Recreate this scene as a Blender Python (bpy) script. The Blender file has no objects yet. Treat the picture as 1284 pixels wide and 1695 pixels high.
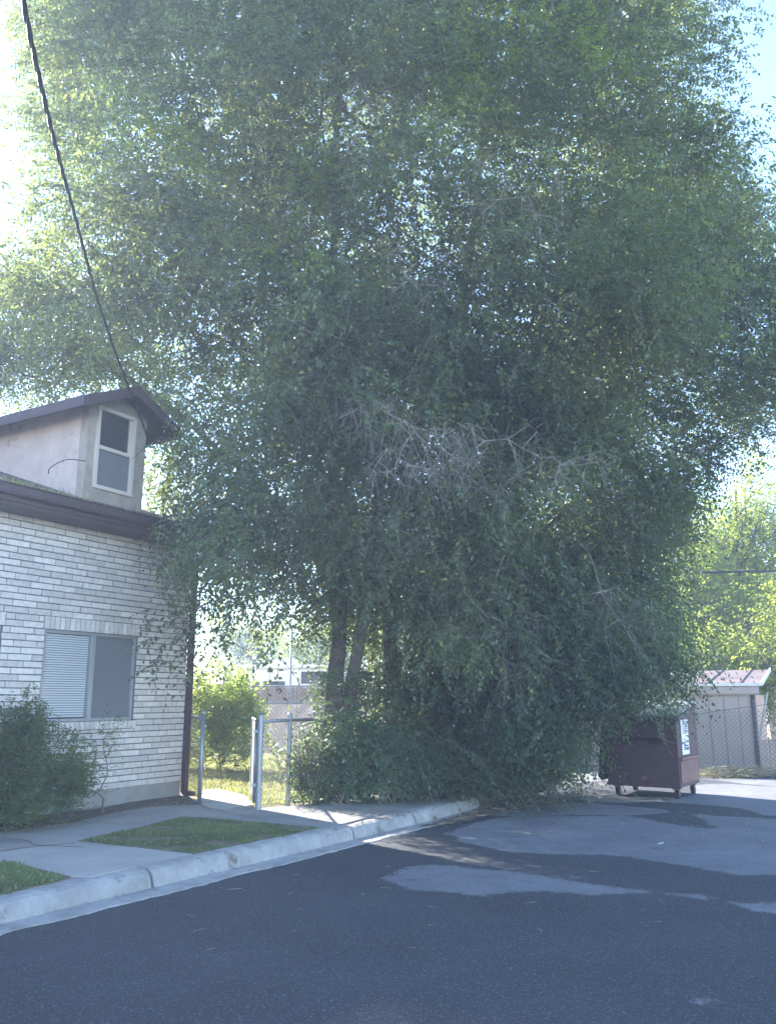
import bpy, math, random
import numpy as np
from mathutils import Vector, Matrix, noise as mnoise
random.seed(7); rng = np.random.default_rng(7)
R = math.radians
S = bpy.context.scene
COL = S.collection

# ------------------------------------------------------------------ camera, world, sun, exposure
FPX, PITCH, CAMH = 1400.0, R(12.4), 1.4
cd = bpy.data.cameras.new('camera'); cam = bpy.data.objects.new('camera', cd); COL.objects.link(cam)
cam.location = (0, 0, CAMH); cam.rotation_euler = (R(90) + PITCH, 0, 0)
cd.sensor_fit = 'HORIZONTAL'; cd.sensor_width = 36; cd.lens = FPX / 1284 * 36
cd.clip_start = 0.05; cd.clip_end = 2000
S.camera = cam
VEIL_DENSITY = .0040  # density of the air volume added to imitate lens glare
SUN_AZ, SUN_EL = -40.5, 32.0          # azimuth from +Y, negative = to the left
w = bpy.data.worlds.new('World'); S.world = w; w.use_nodes = True
nt = w.node_tree; bg = nt.nodes['Background']
sky = nt.nodes.new('ShaderNodeTexSky'); sky.sky_type = 'NISHITA'; sky.sun_disc = False
sky.sun_elevation = R(SUN_EL); sky.sun_rotation = R(SUN_AZ)
sky.air_density = 1.0; sky.dust_density = 0.05; sky.ozone_density = 2.2; sky.altitude = 1300
nt.links.new(sky.outputs[0], bg.inputs[0]); bg.inputs[1].default_value = 0.13
sd = bpy.data.lights.new('sun', 'SUN'); sd.energy = 4.6; sd.angle = R(0.6); sd.color = (1, .94, .86)
sun = bpy.data.objects.new('sun', sd); COL.objects.link(sun)
tosun = Vector((math.sin(R(SUN_AZ)) * math.cos(R(SUN_EL)), math.cos(R(SUN_AZ)) * math.cos(R(SUN_EL)), math.sin(R(SUN_EL))))
sun.rotation_euler = tosun.to_track_quat('Z', 'Y').to_euler(); sun.location = (-20, 30, 25)
S.view_settings.view_transform = 'Standard'; S.view_settings.look = 'None'
S.view_settings.exposure = 2.62; S.view_settings.gamma = 1
S.cycles.max_bounces = 8; S.cycles.transparent_max_bounces = 8; S.cycles.transmission_bounces = 6
S.cycles.volume_bounces = 0

# ------------------------------------------------------------------ survey helpers (photo measurements -> metres)
def ray(px, py):
    u = (px - 642) / FPX; v = (847.5 - py) / FPX
    return Vector((u, math.cos(PITCH) - v * math.sin(PITCH), math.sin(PITCH) + v * math.cos(PITCH)))
def G(px, py, z=0.0):
    r = ray(px, py); t = (z - CAMH) / r.z
    return Vector((r.x * t, r.y * t, z))
def P(px, py, Y):
    r = ray(px, py); t = Y / r.y
    return Vector((r.x * t, Y, CAMH + r.z * t))

# ------------------------------------------------------------------ object helpers
def tag(o, label=None, cat=None, group=None, kind=None):
    if label: o['label'] = label
    if cat: o['category'] = cat
    if group: o['group'] = group
    if kind: o['kind'] = kind
    return o
def empty(name, loc, label, cat, group=None):
    o = bpy.data.objects.new(name, None); COL.objects.link(o); o.location = loc
    o.empty_display_size = .2
    return tag(o, label, cat, group)
def wloc(o):
    v = Vector((0, 0, 0))
    while o is not None: v = v + o.location; o = o.parent
    return v
def link(name, me, parent=None, origin=None):
    o = bpy.data.objects.new(name, me); COL.objects.link(o)
    if parent is not None: o.parent = parent
    return o
class MB:
    def __init__(s): s.v = []; s.f = []; s.m = []; s.mi = 0
    def add(s, vs, fs):
        b = len(s.v); s.v += [tuple(x) for x in vs]
        for f in fs: s.f.append([b + i for i in f]); s.m.append(s.mi)
        return s
    def hexa(s, q):   # 8 points: bottom 4, top 4
        return s.add(q, [(3, 2, 1, 0), (4, 5, 6, 7), (0, 1, 5, 4), (1, 2, 6, 5), (2, 3, 7, 6), (3, 0, 4, 7)])
    def box(s, fr, a, b):   # frame function + two corners
        (x0, y0, z0), (x1, y1, z1) = a, b
        return s.hexa([fr(x0, y0, z0), fr(x1, y0, z0), fr(x1, y1, z0), fr(x0, y1, z0), fr(x0, y0, z1), fr(x1, y0, z1), fr(x1, y1, z1), fr(x0, y1, z1)])
    def tube(s, pts, rad, n=8, cap=True):
        pts = [Vector(p) for p in pts]; k = len(pts)
        rad = rad if isinstance(rad, (list, tuple)) else [rad] * k
        b = len(s.v); prev = None
        for i, p in enumerate(pts):
            d = (pts[min(i + 1, k - 1)] - pts[max(i - 1, 0)]).normalized()
            if prev is None:
                prev = d.orthogonal().normalized()
            a = (prev - d * prev.dot(d)).normalized(); prev = a; c = d.cross(a)
            for j in range(n):
                t = 2 * math.pi * j / n
                s.v.append(tuple(p + (a * math.cos(t) + c * math.sin(t)) * rad[i]))
        for i in range(k - 1):
            for j in range(n):
                j2 = (j + 1) % n
                s.f.append([b + i * n + j, b + i * n + j2, b + (i + 1) * n + j2, b + (i + 1) * n + j]); s.m.append(s.mi)
        if cap:
            s.f.append([b + j for j in range(n)][::-1]); s.m.append(s.mi)
            s.f.append([b + (k - 1) * n + j for j in range(n)]); s.m.append(s.mi)
        return s
    def poly(s, pts, thick=0.0):
        pts = [Vector(p) for p in pts]; n = len(pts)
        if thick:
            lo = [p - Vector((0, 0, thick)) for p in pts]
            return s.add(pts + lo, [list(range(n))] + [(i, i + n, (i + 1) % n + n, (i + 1) % n) for i in range(n)])
        return s.add(pts, [list(range(n))])
    def build(s, name, mats, parent=None, smooth=False, bevel=0):
        o = wloc(parent) if parent is not None else (Vector(s.v[0]) * 0)
        me = bpy.data.meshes.new(name)
        me.from_pydata([(x - o.x, y - o.y, z - o.z) for x, y, z in s.v], [], s.f)
        for m in (mats if isinstance(mats, (list, tuple)) else [mats]): me.materials.append(m)
        if len(me.materials) > 1: me.polygons.foreach_set('material_index', s.m)
        if smooth: me.polygons.foreach_set('use_smooth', [True] * len(s.f))
        me.update()
        ob = link(name, me, parent)
        if bevel:
            md = ob.modifiers.new('bevel', 'BEVEL'); md.width = bevel; md.segments = 2; md.limit_method = 'ANGLE'
        return ob
ID = lambda x, y, z: Vector((x, y, z))
def npmesh(name, V, F, mat, parent=None, smooth=False):   # V (n,3), F (m,k) equal sized faces
    o = wloc(parent) if parent is not None else Vector((0, 0, 0))
    me = bpy.data.meshes.new(name); n, k = F.shape
    me.vertices.add(len(V)); me.vertices.foreach_set('co', (V - np.array(o)).astype(np.float32).ravel())
    me.loops.add(n * k); me.loops.foreach_set('vertex_index', F.astype(np.int32).ravel())
    me.polygons.add(n); me.polygons.foreach_set('loop_start', np.arange(0, n * k, k, dtype=np.int32))
    try: me.polygons.foreach_set('loop_total', np.full(n, k, dtype=np.int32))
    except Exception: pass
    if smooth: me.polygons.foreach_set('use_smooth', np.ones(n, dtype=bool))
    me.materials.append(mat); me.update(calc_edges=True)
    return link(name, me, parent)

# ------------------------------------------------------------------ materials
def mat(name, col, rough=.7, metal=0, spec=.4, var=0, vscale=3, col2=None, bump=0, bscale=40, island=0, speck=None, stain=None, coord='Object'):
    m = bpy.data.materials.new(name); m.use_nodes = True; t = m.node_tree; L = t.links.new
    b = t.nodes['Principled BSDF']; b.inputs['Roughness'].default_value = rough; b.inputs['Metallic'].default_value = metal
    b.inputs['Specular IOR Level'].default_value = spec
    tc = t.nodes.new('ShaderNodeNewGeometry').outputs['Position'] if coord == 'Object' else t.nodes.new('ShaderNodeTexCoord').outputs[coord]
    rgb = t.nodes.new('ShaderNodeRGB'); rgb.outputs[0].default_value = (*col, 1); cur = rgb.outputs[0]
    def mix(fac, a, bcol, mode='MIX'):
        x = t.nodes.new('ShaderNodeMix'); x.data_type = 'RGBA'; x.blend_type = mode
        L(fac, x.inputs[0]); L(a, x.inputs[6])
        if isinstance(bcol, tuple): x.inputs[7].default_value = (*bcol, 1)
        else: L(bcol, x.inputs[7])
        return x.outputs[2]
    def noi(scale, det=6, rg=.6, src=None):
        x = t.nodes.new('ShaderNodeTexNoise'); x.inputs['Scale'].default_value = scale; x.inputs['Detail'].default_value = det; x.inputs['Roughness'].default_value = rg
        L(src or tc, x.inputs['Vector']); return x.outputs['Fac']
    def ramp(src, a, bb):
        x = t.nodes.new('ShaderNodeMapRange'); x.inputs[1].default_value = a; x.inputs[2].default_value = bb; L(src, x.inputs[0]); return x.outputs[0]
    if col2: cur = mix(ramp(noi(vscale), .35, .65), cur, col2)
    if stain: cur = mix(ramp(noi(stain[1], 8, .7), stain[2], stain[2] + .12), cur, stain[0])
    if var:
        x = t.nodes.new('ShaderNodeHueSaturation'); L(cur, x.inputs['Color'])
        y = t.nodes.new('ShaderNodeMapRange'); y.inputs[3].default_value = 1 - var; y.inputs[4].default_value = 1 + var
        L(noi(vscale * 4), y.inputs[0]); y.inputs[1].default_value = .3; y.inputs[2].default_value = .7
        L(y.outputs[0], x.inputs['Value']); cur = x.outputs[0]
    if island:
        g = t.nodes.new('ShaderNodeNewGeometry'); y = t.nodes.new('ShaderNodeMapRange'); y.inputs[3].default_value = 1 - island; y.inputs[4].default_value = 1 + island
        L(g.outputs['Random Per Island'], y.inputs[0]); x = t.nodes.new('ShaderNodeHueSaturation'); L(cur, x.inputs['Color']); L(y.outputs[0], x.inputs['Value']); cur = x.outputs[0]
    if speck:   # (colour, scale, threshold)
        v = t.nodes.new('ShaderNodeTexVoronoi'); v.inputs['Scale'].default_value = speck[1]; L(tc, v.inputs['Vector'])
        sp = t.nodes.new('ShaderNodeSeparateColor'); L(v.outputs['Color'], sp.inputs[0])
        cur = mix(ramp(sp.outputs[0], speck[2], speck[2] + .04), cur, speck[0])
    L(cur, b.inputs['Base Color'])
    if bump:
        bp = t.nodes.new('ShaderNodeBump'); bp.inputs['Strength'].default_value = bump; bp.inputs['Distance'].default_value = .02
        L(noi(bscale, 5, .65), bp.inputs['Height']); L(bp.outputs[0], b.inputs['Normal'])
    return m
def leafmat(name, c1, c2, trans, tf=.45, rough=.45, dry=None, clump=.9):
    m = bpy.data.materials.new(name); m.use_nodes = True; t = m.node_tree; L = t.links.new
    b = t.nodes['Principled BSDF']; out = t.nodes['Material Output']; b.inputs['Roughness'].default_value = rough; b.inputs['Specular IOR Level'].default_value = .45
    g = t.nodes.new('ShaderNodeNewGeometry')
    mx = t.nodes.new('ShaderNodeMix'); mx.data_type = 'RGBA'; L(g.outputs['Random Per Island'], mx.inputs[0])
    mx.inputs[6].default_value = (*c1, 1); mx.inputs[7].default_value = (*c2, 1); cur = mx.outputs[2]
    n = t.nodes.new('ShaderNodeTexNoise'); n.inputs['Scale'].default_value = clump; n.inputs['Detail'].default_value = 2; L(g.outputs['Position'], n.inputs['Vector'])
    mr = t.nodes.new('ShaderNodeMapRange'); mr.inputs[1].default_value = .35; mr.inputs[2].default_value = .65; mr.inputs[3].default_value = .75; mr.inputs[4].default_value = 1.3; L(n.outputs[0], mr.inputs[0])
    h = t.nodes.new('ShaderNodeHueSaturation'); L(cur, h.inputs['Color']); L(mr.outputs[0], h.inputs['Value']); cur = h.outputs[0]
    if dry:
        r = t.nodes.new('ShaderNodeMapRange'); r.inputs[1].default_value = 1 - dry[1]; r.inputs[2].default_value = 1 - dry[1] + .01; L(g.outputs['Random Per Island'], r.inputs[0])
        m2 = t.nodes.new('ShaderNodeMix'); m2.data_type = 'RGBA'; L(r.outputs[0], m2.inputs[0]); L(cur, m2.inputs[6]); m2.inputs[7].default_value = (*dry[0], 1); cur = m2.outputs[2]
    L(cur, b.inputs['Base Color'])
    tr = t.nodes.new('ShaderNodeBsdfTranslucent'); h2 = t.nodes.new('ShaderNodeHueSaturation'); h2.inputs['Color'].default_value = (*trans, 1); L(mr.outputs[0], h2.inputs['Value']); L(h2.outputs[0], tr.inputs[0])
    ms = t.nodes.new('ShaderNodeMixShader'); ms.inputs[0].default_value = tf; L(b.outputs[0], ms.inputs[1]); L(tr.outputs[0], ms.inputs[2]); L(ms.outputs[0], out.inputs[0])
    return m
def glassmat(name, col, rough=.05):
    m = mat(name, col, rough, 0, .8); b = m.node_tree.nodes['Principled BSDF']; b.inputs['Coat Weight'].default_value = .6; b.inputs['Coat Roughness'].default_value = .03
    return m
M = {}
M['asphalt'] = mat('asphalt', (.048, .051, .062), .78, col2=(.034, .037, .046), vscale=.9, var=.18, bump=1.0, bscale=170, speck=((.22, .22, .23), 160, .94), spec=.35)
M['oldasphalt'] = mat('old_asphalt', (.215, .215, .23), .85, col2=(.17, .17, .185), vscale=1.5, var=.15, bump=.6, bscale=110, speck=((.10, .10, .10), 150, .90), stain=((.085, .085, .095), 2.6, .60))
M['concrete'] = mat('concrete', (.34, .32, .30), .85, col2=(.24, .23, .22), vscale=1.6, var=.12, bump=.5, bscale=60, stain=((.13, .12, .115), 2.3, .60))
M['slab'] = mat('pale_concrete', (.42, .39, .36), .85, col2=(.33, .31, .29), vscale=2, var=.1, bump=.4, bscale=70, stain=((.2, .19, .17), 3, .66))
M['kerb'] = mat('kerb_concrete', (.42, .405, .39), .85, col2=(.29, .28, .265), vscale=4, var=.22, bump=1, bscale=30, stain=((.17, .155, .14), 4.5, .57))
M['soil'] = mat('soil', (.10, .075, .055), .95, col2=(.16, .13, .10), vscale=4, var=.2, bump=1, bscale=40)
M['lawn'] = mat('lawn_soil', (.10, .11, .045), .95, col2=(.20, .17, .10), vscale=2.5, var=.25, bump=1, bscale=60)
M['brick'] = mat('cream_brick', (.74, .665, .61), .8, island=.16, var=.14, vscale=5, bump=.7, bscale=70, stain=((.40, .34, .30), 5, .62))
M['mortar'] = mat('dark_mortar', (.15, .14, .135), .95, bump=.5, bscale=120)
M['found'] = mat('foundation', (.36, .34, .32), .9, col2=(.27, .25, .235), vscale=2, bump=.5, bscale=30)
M['stucco'] = mat('stucco', (.72, .54, .47), .95, col2=(.60, .45, .39), vscale=3, var=.1, bump=1.0, bscale=30, stain=((.27, .21, .18), 5, .60))
M['trimboard'] = mat('weathered_trim_board', (.50, .41, .34), .9, col2=(.38, .31, .25), vscale=6, bump=.9, bscale=45, stain=((.2, .16, .13), 14, .62))
M['fascia'] = mat('brown_paint', (.075, .045, .052), .7, var=.15, vscale=3, bump=.3, bscale=30)
M['shingle'] = mat('shingles', (.12, .10, .09), .95, var=.25, vscale=9, bump=1, bscale=50)
M['frame'] = mat('cream_frame', (.66, .58, .50), .6, var=.06, vscale=8)
M['alu'] = mat('aluminium_frame', (.42, .42, .43), .45, metal=.5)
M['glass'] = glassmat('window_glass', (.035, .04, .05))
M['screen'] = mat('insect_screen', (.16, .165, .18), .8, var=.08, vscale=40)
M['blind'] = mat('blind_slats', (.62, .63, .64), .6)
M['galv'] = mat('galvanised_steel', (.34, .355, .38), .45, metal=.65, var=.15, vscale=12, bump=.1)
M['wire'] = mat('fence_wire', (.22, .23, .25), .5, metal=.6)
M['darkwire'] = mat('weathered_wire', (.12, .12, .125), .6, metal=.4)
M['cable'] = mat('black_cable', (.045, .045, .05), .6)
M['bark'] = mat('elm_bark', (.11, .085, .068), .95, col2=(.17, .14, .115), vscale=7, var=.3, bump=1, bscale=22)
M['bark2'] = mat('pale_elm_bark', (.22, .175, .145), .95, col2=(.15, .12, .10), vscale=9, var=.25, bump=1, bscale=26)
M['twig'] = mat('twig', (.17, .14, .115), .9, island=.3)
M['dead'] = mat('dead_twig', (.36, .31, .27), .9, island=.25)
M['rust'] = mat('maroon_paint', (.095, .052, .058), .62, col2=(.085, .043, .048), vscale=2, var=.2, bump=.4, bscale=18, stain=((.19, .115, .09), 5, .60))
M['rust2'] = mat('faded_maroon_paint', (.24, .13, .105), .7, col2=(.18, .09, .08), vscale=3, stain=((.28, .20, .16), 6, .6))
M['lid'] = mat('black_plastic_lid', (.025, .027, .032), .55)
M['lidtop'] = mat('pale_lid', (.22, .22, .23), .42, spec=.6)
M['white'] = mat('white_paint', (.88, .87, .85), .5, var=.05)
M['ink'] = mat('dark_ink', (.05, .05, .07), .6)
M['siding'] = mat('shed_siding', (.56, .46, .42), .85, col2=(.48, .395, .36), vscale=1.2, var=.06, bump=.3, bscale=40, stain=((.30, .27, .24), 2.0, .68))
M['sidingwarm'] = mat('salmon_siding', (.62, .40, .30), .85, var=.08)
M['metalroof'] = mat('metal_roof', (.09, .07, .08), .75, metal=0, col2=(.17, .13, .14), vscale=2)
M['wood'] = mat('brown_slats', (.52, .37, .31), .9, island=.2, var=.12, vscale=4)
M['rubber'] = mat('rubber', (.03, .03, .03), .8)
M['paper'] = mat('litter_white', (.75, .76, .8), .8)
M['straw'] = mat('straw', (.42, .33, .22), .9, island=.4)
M['hill'] = mat('hill', (.10, .12, .07), 1)
M['elmleaf'] = leafmat('elm_leaf', (.040, .068, .046), (.098, .138, .078), (.33, .40, .11), .40, .34, dry=((.34, .32, .08), .04))  # dry share also gives some leaves a painted sunlit yellow-green
M['elmleafb'] = leafmat('dark_elm_leaf', (.036, .062, .044), (.086, .124, .072), (.28, .36, .10), .38, .42, dry=((.2, .15, .06), .012))
M['heaven'] = leafmat('compound_leaf', (.11, .165, .10), (.15, .21, .12), (.22, .34, .08), .38, .5)
M['vine'] = leafmat('undergrowth_leaf', (.07, .105, .068), (.10, .14, .085), (.2, .3, .06), .38, .5)
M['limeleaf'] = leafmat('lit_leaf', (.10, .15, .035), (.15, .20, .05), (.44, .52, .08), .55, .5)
M['boxleaf'] = leafmat('hedge_leaf', (.07, .115, .055), (.105, .16, .07), (.25, .34, .06), .42, .4)
M['grass'] = leafmat('grass_blade', (.10, .15, .055), (.15, .19, .085), (.26, .36, .1), .4, .6, dry=((.35, .3, .17), .15))
M['drygrass'] = leafmat('dry_grass_blade', (.17, .18, .06), (.26, .24, .10), (.42, .44, .14), .4, .6, dry=((.42, .34, .2), .4))

# ------------------------------------------------------------------ ground, road, kerb, pavements
MB().poly([(-400, -150, -.05), (400, -150, -.05), (400, 900, -.05), (-400, 900, -.05)]).build('ground', M['soil'])['kind'] = 'structure'
def curve(pts, n=8):      # Catmull-Rom through 2D/3D points
    pts = [Vector(p) for p in pts]; q = [pts[0] * 2 - pts[1]] + pts + [pts[-1] * 2 - pts[-2]]; out = []
    for i in range(1, len(q) - 2):
        for k in range(n):
            t = k / n; a, b, c, d = q[i - 1:i + 3]
            out.append(.5 * ((2 * b) + (c - a) * t + (2 * a - 5 * b + 4 * c - d) * t * t + (3 * b - a - 3 * c + d) * t ** 3))
    return out + [pts[-1]]
kb = [Vector((-5.6, .6, 0)), Vector((-3.9, 3.35, 0)), Vector((-2.42, 5.72, 0)), Vector((-1.92, 6.5, 0)), Vector((-.97, 7.96, 0)), Vector((0, 9.5, 0)), Vector((.52, 10.33, 0)), Vector((1.2, 11.5, 0))]
KB = curve(kb, 8)
def offs(line, d):
    o = []
    for i, p in enumerate(line):
        t = (line[min(i + 1, len(line) - 1)] - line[max(i - 1, 0)]).normalized(); o.append(p + Vector((-t.y, t.x, 0)) * d)
    return o
def jit(p, a, sc=3):
    return p + Vector((mnoise.noise(p * sc), mnoise.noise(p * sc + Vector((9, 3, 1))), 0)) * a
def ribbon(mb, rows):     # rows of equal length polylines
    b = len(mb.v); n = len(rows[0])
    for r in rows: mb.v += [tuple(p) for p in r]
    for i in range(len(rows) - 1):
        for j in range(n - 1):
            mb.f.append([b + i * n + j, b + i * n + j + 1, b + (i + 1) * n + j + 1, b + (i + 1) * n + j]); mb.m.append(mb.mi)
# kerb in cast lengths with open joints and a rounded, worn nose
KBf = curve(kb, 24)
prof = [(-.01, -.05), (0.0, .0), (.015, .06), (.03, .105), (.05, .128), (.085, .142), (.14, .146), (.20, .144), (.205, .05)]
joints = [0, 38, 77, 111, 134, len(KBf) - 1]
mb = MB()
for a, b in zip(joints[:-1], joints[1:]):
    seg = KBf[a + (0 if a == 0 else 0):b + 1]
    if len(seg) < 3: continue
    sg = list(seg); t0 = (sg[1] - sg[0]).normalized(); t1 = (sg[-1] - sg[-2]).normalized()
    sg[0] = sg[0] + t0 * .012; sg[-1] = sg[-1] - t1 * .012
    rows = []
    dz = random.uniform(-.006, .006)
    for d, z in prof:
        rows.append([Vector((p.x, p.y, z + dz + (.006 * mnoise.noise(p * 7 + Vector((d * 20, 0, 0))) if z > 0 else 0))) + Vector((.006 * mnoise.noise(p * 9), 0, 0)) for p in offs(sg, d)])
    ribbon(mb, rows)
    n = len(sg); base = len(mb.v) - n * len(prof)
    mb.f.append([base + i * n for i in range(len(prof))]); mb.m.append(0)
    mb.f.append([base + i * n + n - 1 for i in range(len(prof))][::-1]); mb.m.append(0)
mb.build('kerb', M['kerb'], smooth=False)['kind'] = 'structure'
# gutter pan, broken edge against the asphalt
mb = MB(); g0 = offs(KBf, .0); g1 = []
for i, p in enumerate(offs(KBf, -.20)): g1.append(jit(p, .05, 2.2) + (jit(p, .03, 14) - p))
ribbon(mb, [[Vector((p.x, p.y, .016)) for p in g0], [Vector((p.x, p.y, .014)) for p in offs(KBf, -.08)], [Vector((p.x, p.y, .012)) for p in g1], [Vector((p.x, p.y, -.02)) for p in g1]])
mb.build('gutter', M['kerb'])['kind'] = 'structure'
# road
far = KB[-1]
road = [Vector((-5.9, .3, 0))] + [Vector((p.x, p.y, 0)) for p in offs(KB, .03)] + [G(880, 1312), G(930, 1285), G(960, 1262), Vector((6.0, 18.3, 0)), Vector((9, 15.4, 0)), Vector((30, 15, 0)), Vector((60, -30, 0)), Vector((-30, -60, 0))]
MB().poly(road).build('road', M['asphalt'])['kind'] = 'structure'
def patch(name, px, m, z, rough=.05, n=26):
    pts = curve([G(x, y, 0) for x, y in px] + [G(*px[0], 0)], n)[:-1]
    pts = [jit(p, rough, 3.5) + (jit(p, rough * .6, 13) - p) + (jit(p, rough * .35, 41) - p) for p in pts]
    o = MB().poly([(p.x, p.y, z) for p in pts]).build(name, m); o['kind'] = 'structure'; return o
PT = [
 [(738, 1381), (790, 1362), (860, 1352), (960, 1352), (1040, 1352), (1150, 1371), (1180, 1368), (1150, 1350), (1200, 1352), (1330, 1362), (1420, 1400), (1400, 1450), (1284, 1450), (1200, 1447), (1110, 1430), (1000, 1417), (920, 1416), (830, 1408), (770, 1395)],
 [(632, 1457), (668, 1440), (705, 1432), (780, 1438), (880, 1448), (990, 1466), (1075, 1478), (1000, 1482), (900, 1478), (850, 1477), (800, 1483), (720, 1477), (668, 1470)],
 [(1095, 1478), (1150, 1480), (1180, 1488), (1150, 1489), (1110, 1484)],
 [(1196, 1494), (1284, 1496), (1360, 1500), (1330, 1512), (1250, 1511)],
 [(800, 1350), (880, 1335), (960, 1330), (1040, 1335), (1110, 1343), (1060, 1350), (960, 1350), (880, 1353)],
 [(1130, 1655), (1150, 1652), (1182, 1657), (1200, 1661), (1170, 1662), (1150, 1665)],
 [(1150, 1300), (1200, 1298), (1300, 1305), (1500, 1320), (1500, 1345), (1290, 1352), (1230, 1340), (1150, 1332), (1090, 1328), (1010, 1330), (960, 1322), (1060, 1320), (1140, 1318)],
 [(905, 1290), (960, 1265), (1000, 1262), (1150, 1272), (1284, 1290), (1400, 1310), (1250, 1300), (1150, 1290), (1000, 1292), (930, 1303)],
]
def worn_sheet():
    m = mat('worn_asphalt', (.205, .207, .225), .85, col2=(.155, .157, .172), vscale=1.4, var=.2, bump=.8, bscale=110, speck=((.09, .09, .09), 150, .90), stain=((.075, .076, .088), 2.2, .60))
    t = m.node_tree; Lk = t.links.new; b = t.nodes['Principled BSDF']; src = b.inputs['Base Color'].links[0].from_socket
    at = t.nodes.new('ShaderNodeAttribute'); at.attribute_name = 'edge'; g = t.nodes.new('ShaderNodeNewGeometry').outputs['Position']
    tot = at.outputs['Fac']
    for sc, am in ((3.0, .16), (11, .13), (45, .11), (120, .09)):
        n = t.nodes.new('ShaderNodeTexNoise'); n.inputs['Scale'].default_value = sc; n.inputs['Detail'].default_value = 3; Lk(g, n.inputs['Vector'])
        q = t.nodes.new('ShaderNodeMath'); q.operation = 'MULTIPLY_ADD'; Lk(n.outputs[0], q.inputs[0]); q.inputs[1].default_value = am * 2; Lk(tot, q.inputs[2])
        q2 = t.nodes.new('ShaderNodeMath'); q2.operation = 'SUBTRACT'; Lk(q.outputs[0], q2.inputs[0]); q2.inputs[1].default_value = am; tot = q2.outputs[0]
    mr = t.nodes.new('ShaderNodeMapRange'); mr.inputs[1].default_value = -.03; mr.inputs[2].default_value = .05; Lk(tot, mr.inputs[0])
    n = t.nodes.new('ShaderNodeTexNoise'); n.inputs['Scale'].default_value = .9; n.inputs['Detail'].default_value = 6; n.inputs['Roughness'].default_value = .6; Lk(g, n.inputs['Vector'])
    r2 = t.nodes.new('ShaderNodeMapRange'); r2.inputs[1].default_value = .35; r2.inputs[2].default_value = .65; Lk(n.outputs[0], r2.inputs[0])
    mx = t.nodes.new('ShaderNodeMix'); mx.data_type = 'RGBA'; Lk(r2.outputs[0], mx.inputs[0]); mx.inputs[6].default_value = (.048, .051, .062, 1); mx.inputs[7].default_value = (.034, .037, .046, 1)
    vr = t.nodes.new('ShaderNodeTexVoronoi'); vr.inputs['Scale'].default_value = 160; Lk(g, vr.inputs['Vector']); sp = t.nodes.new('ShaderNodeSeparateColor'); Lk(vr.outputs['Color'], sp.inputs[0])
    r3 = t.nodes.new('ShaderNodeMapRange'); r3.inputs[1].default_value = .93; r3.inputs[2].default_value = .98; Lk(sp.outputs[0], r3.inputs[0])
    hs = t.nodes.new('ShaderNodeHueSaturation'); Lk(mx.outputs[2], hs.inputs['Color']); n4 = t.nodes.new('ShaderNodeTexNoise'); n4.inputs['Scale'].default_value = 60; n4.inputs['Detail'].default_value = 4; n4.inputs['Roughness'].default_value = .8; Lk(g, n4.inputs['Vector'])
    r4 = t.nodes.new('ShaderNodeMapRange'); r4.inputs[1].default_value = .3; r4.inputs[2].default_value = .7; r4.inputs[3].default_value = .6; r4.inputs[4].default_value = 1.45; Lk(n4.outputs[0], r4.inputs[0]); Lk(r4.outputs[0], hs.inputs['Value'])
    m3 = t.nodes.new('ShaderNodeMix'); m3.data_type = 'RGBA'; Lk(r3.outputs[0], m3.inputs[0]); Lk(hs.outputs[0], m3.inputs[6]); m3.inputs[7].default_value = (.17, .17, .18, 1)
    m2 = t.nodes.new('ShaderNodeMix'); m2.data_type = 'RGBA'; Lk(mr.outputs[0], m2.inputs[0]); Lk(m3.outputs[2], m2.inputs[6]); Lk(src, m2.inputs[7]); Lk(m2.outputs[2], b.inputs['Base Color'])
    st = .05; x0, x1, y0, y1 = -5.0, 13.5, .6, 18.3
    gx = np.arange(x0, x1, st); gy = np.arange(y0, y1, st); X, Y = np.meshgrid(gx, gy); X = X.ravel(); Y = Y.ravel(); D = np.full(len(X), -9.0)
    for p in PT:
        q = np.array([[v.x, v.y] for v in curve([G(x, y, 0) for x, y in p] + [G(*p[0], 0)], 6)[:-1]])
        ins = in_poly(X, Y, [tuple(v) for v in q]); dm_ = np.full(len(X), 9.0)
        for i in range(len(q)):
            A_ = q[i]; B_ = q[(i + 1) % len(q)]; e = B_ - A_; tt = np.clip(((X - A_[0]) * e[0] + (Y - A_[1]) * e[1]) / (e @ e + 1e-9), 0, 1)
            dm_ = np.minimum(dm_, np.hypot(X - A_[0] - tt * e[0], Y - A_[1] - tt * e[1]))
        D = np.maximum(D, np.where(ins, dm_, -dm_))
    nx, ny = len(gx), len(gy); idx = np.arange(nx * ny).reshape(ny, nx)
    F = np.stack([idx[:-1, :-1], idx[:-1, 1:], idx[1:, 1:], idx[1:, :-1]], -1).reshape(-1, 4); rd = [(p.x, p.y) for p in road]
    inr = in_poly(X, Y, rd); F = F[inr[F].all(1)]
    u, inv = np.unique(F, return_inverse=True); V = np.stack([X[u], Y[u], np.full(len(u), .004)], 1)
    o = npmesh('road_surface', V, inv.reshape(-1, 4), m); at_ = o.data.attributes.new('edge', 'FLOAT', 'POINT'); at_.data.foreach_set('value', (D[u] * 1.6).astype(np.float32)); o['kind'] = 'structure'
def in_poly(px, py, poly):
    inside = np.zeros(len(px), bool); n = len(poly); j = n - 1
    for i in range(n):
        xi, yi = poly[i][:2]; xj, yj = poly[j][:2]
        inside ^= ((yi > py) != (yj > py)) & (px < (xj - xi) * (py - yi) / (yj - yi + 1e-9) + xi); j = i
    return inside
worn_sheet()
patch('gutter_dirt', [(690, 1372), (760, 1352), (800, 1340), (850, 1332), (880, 1338), (820, 1350), (760, 1364)], M['soil'], .0195, .02)
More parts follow.
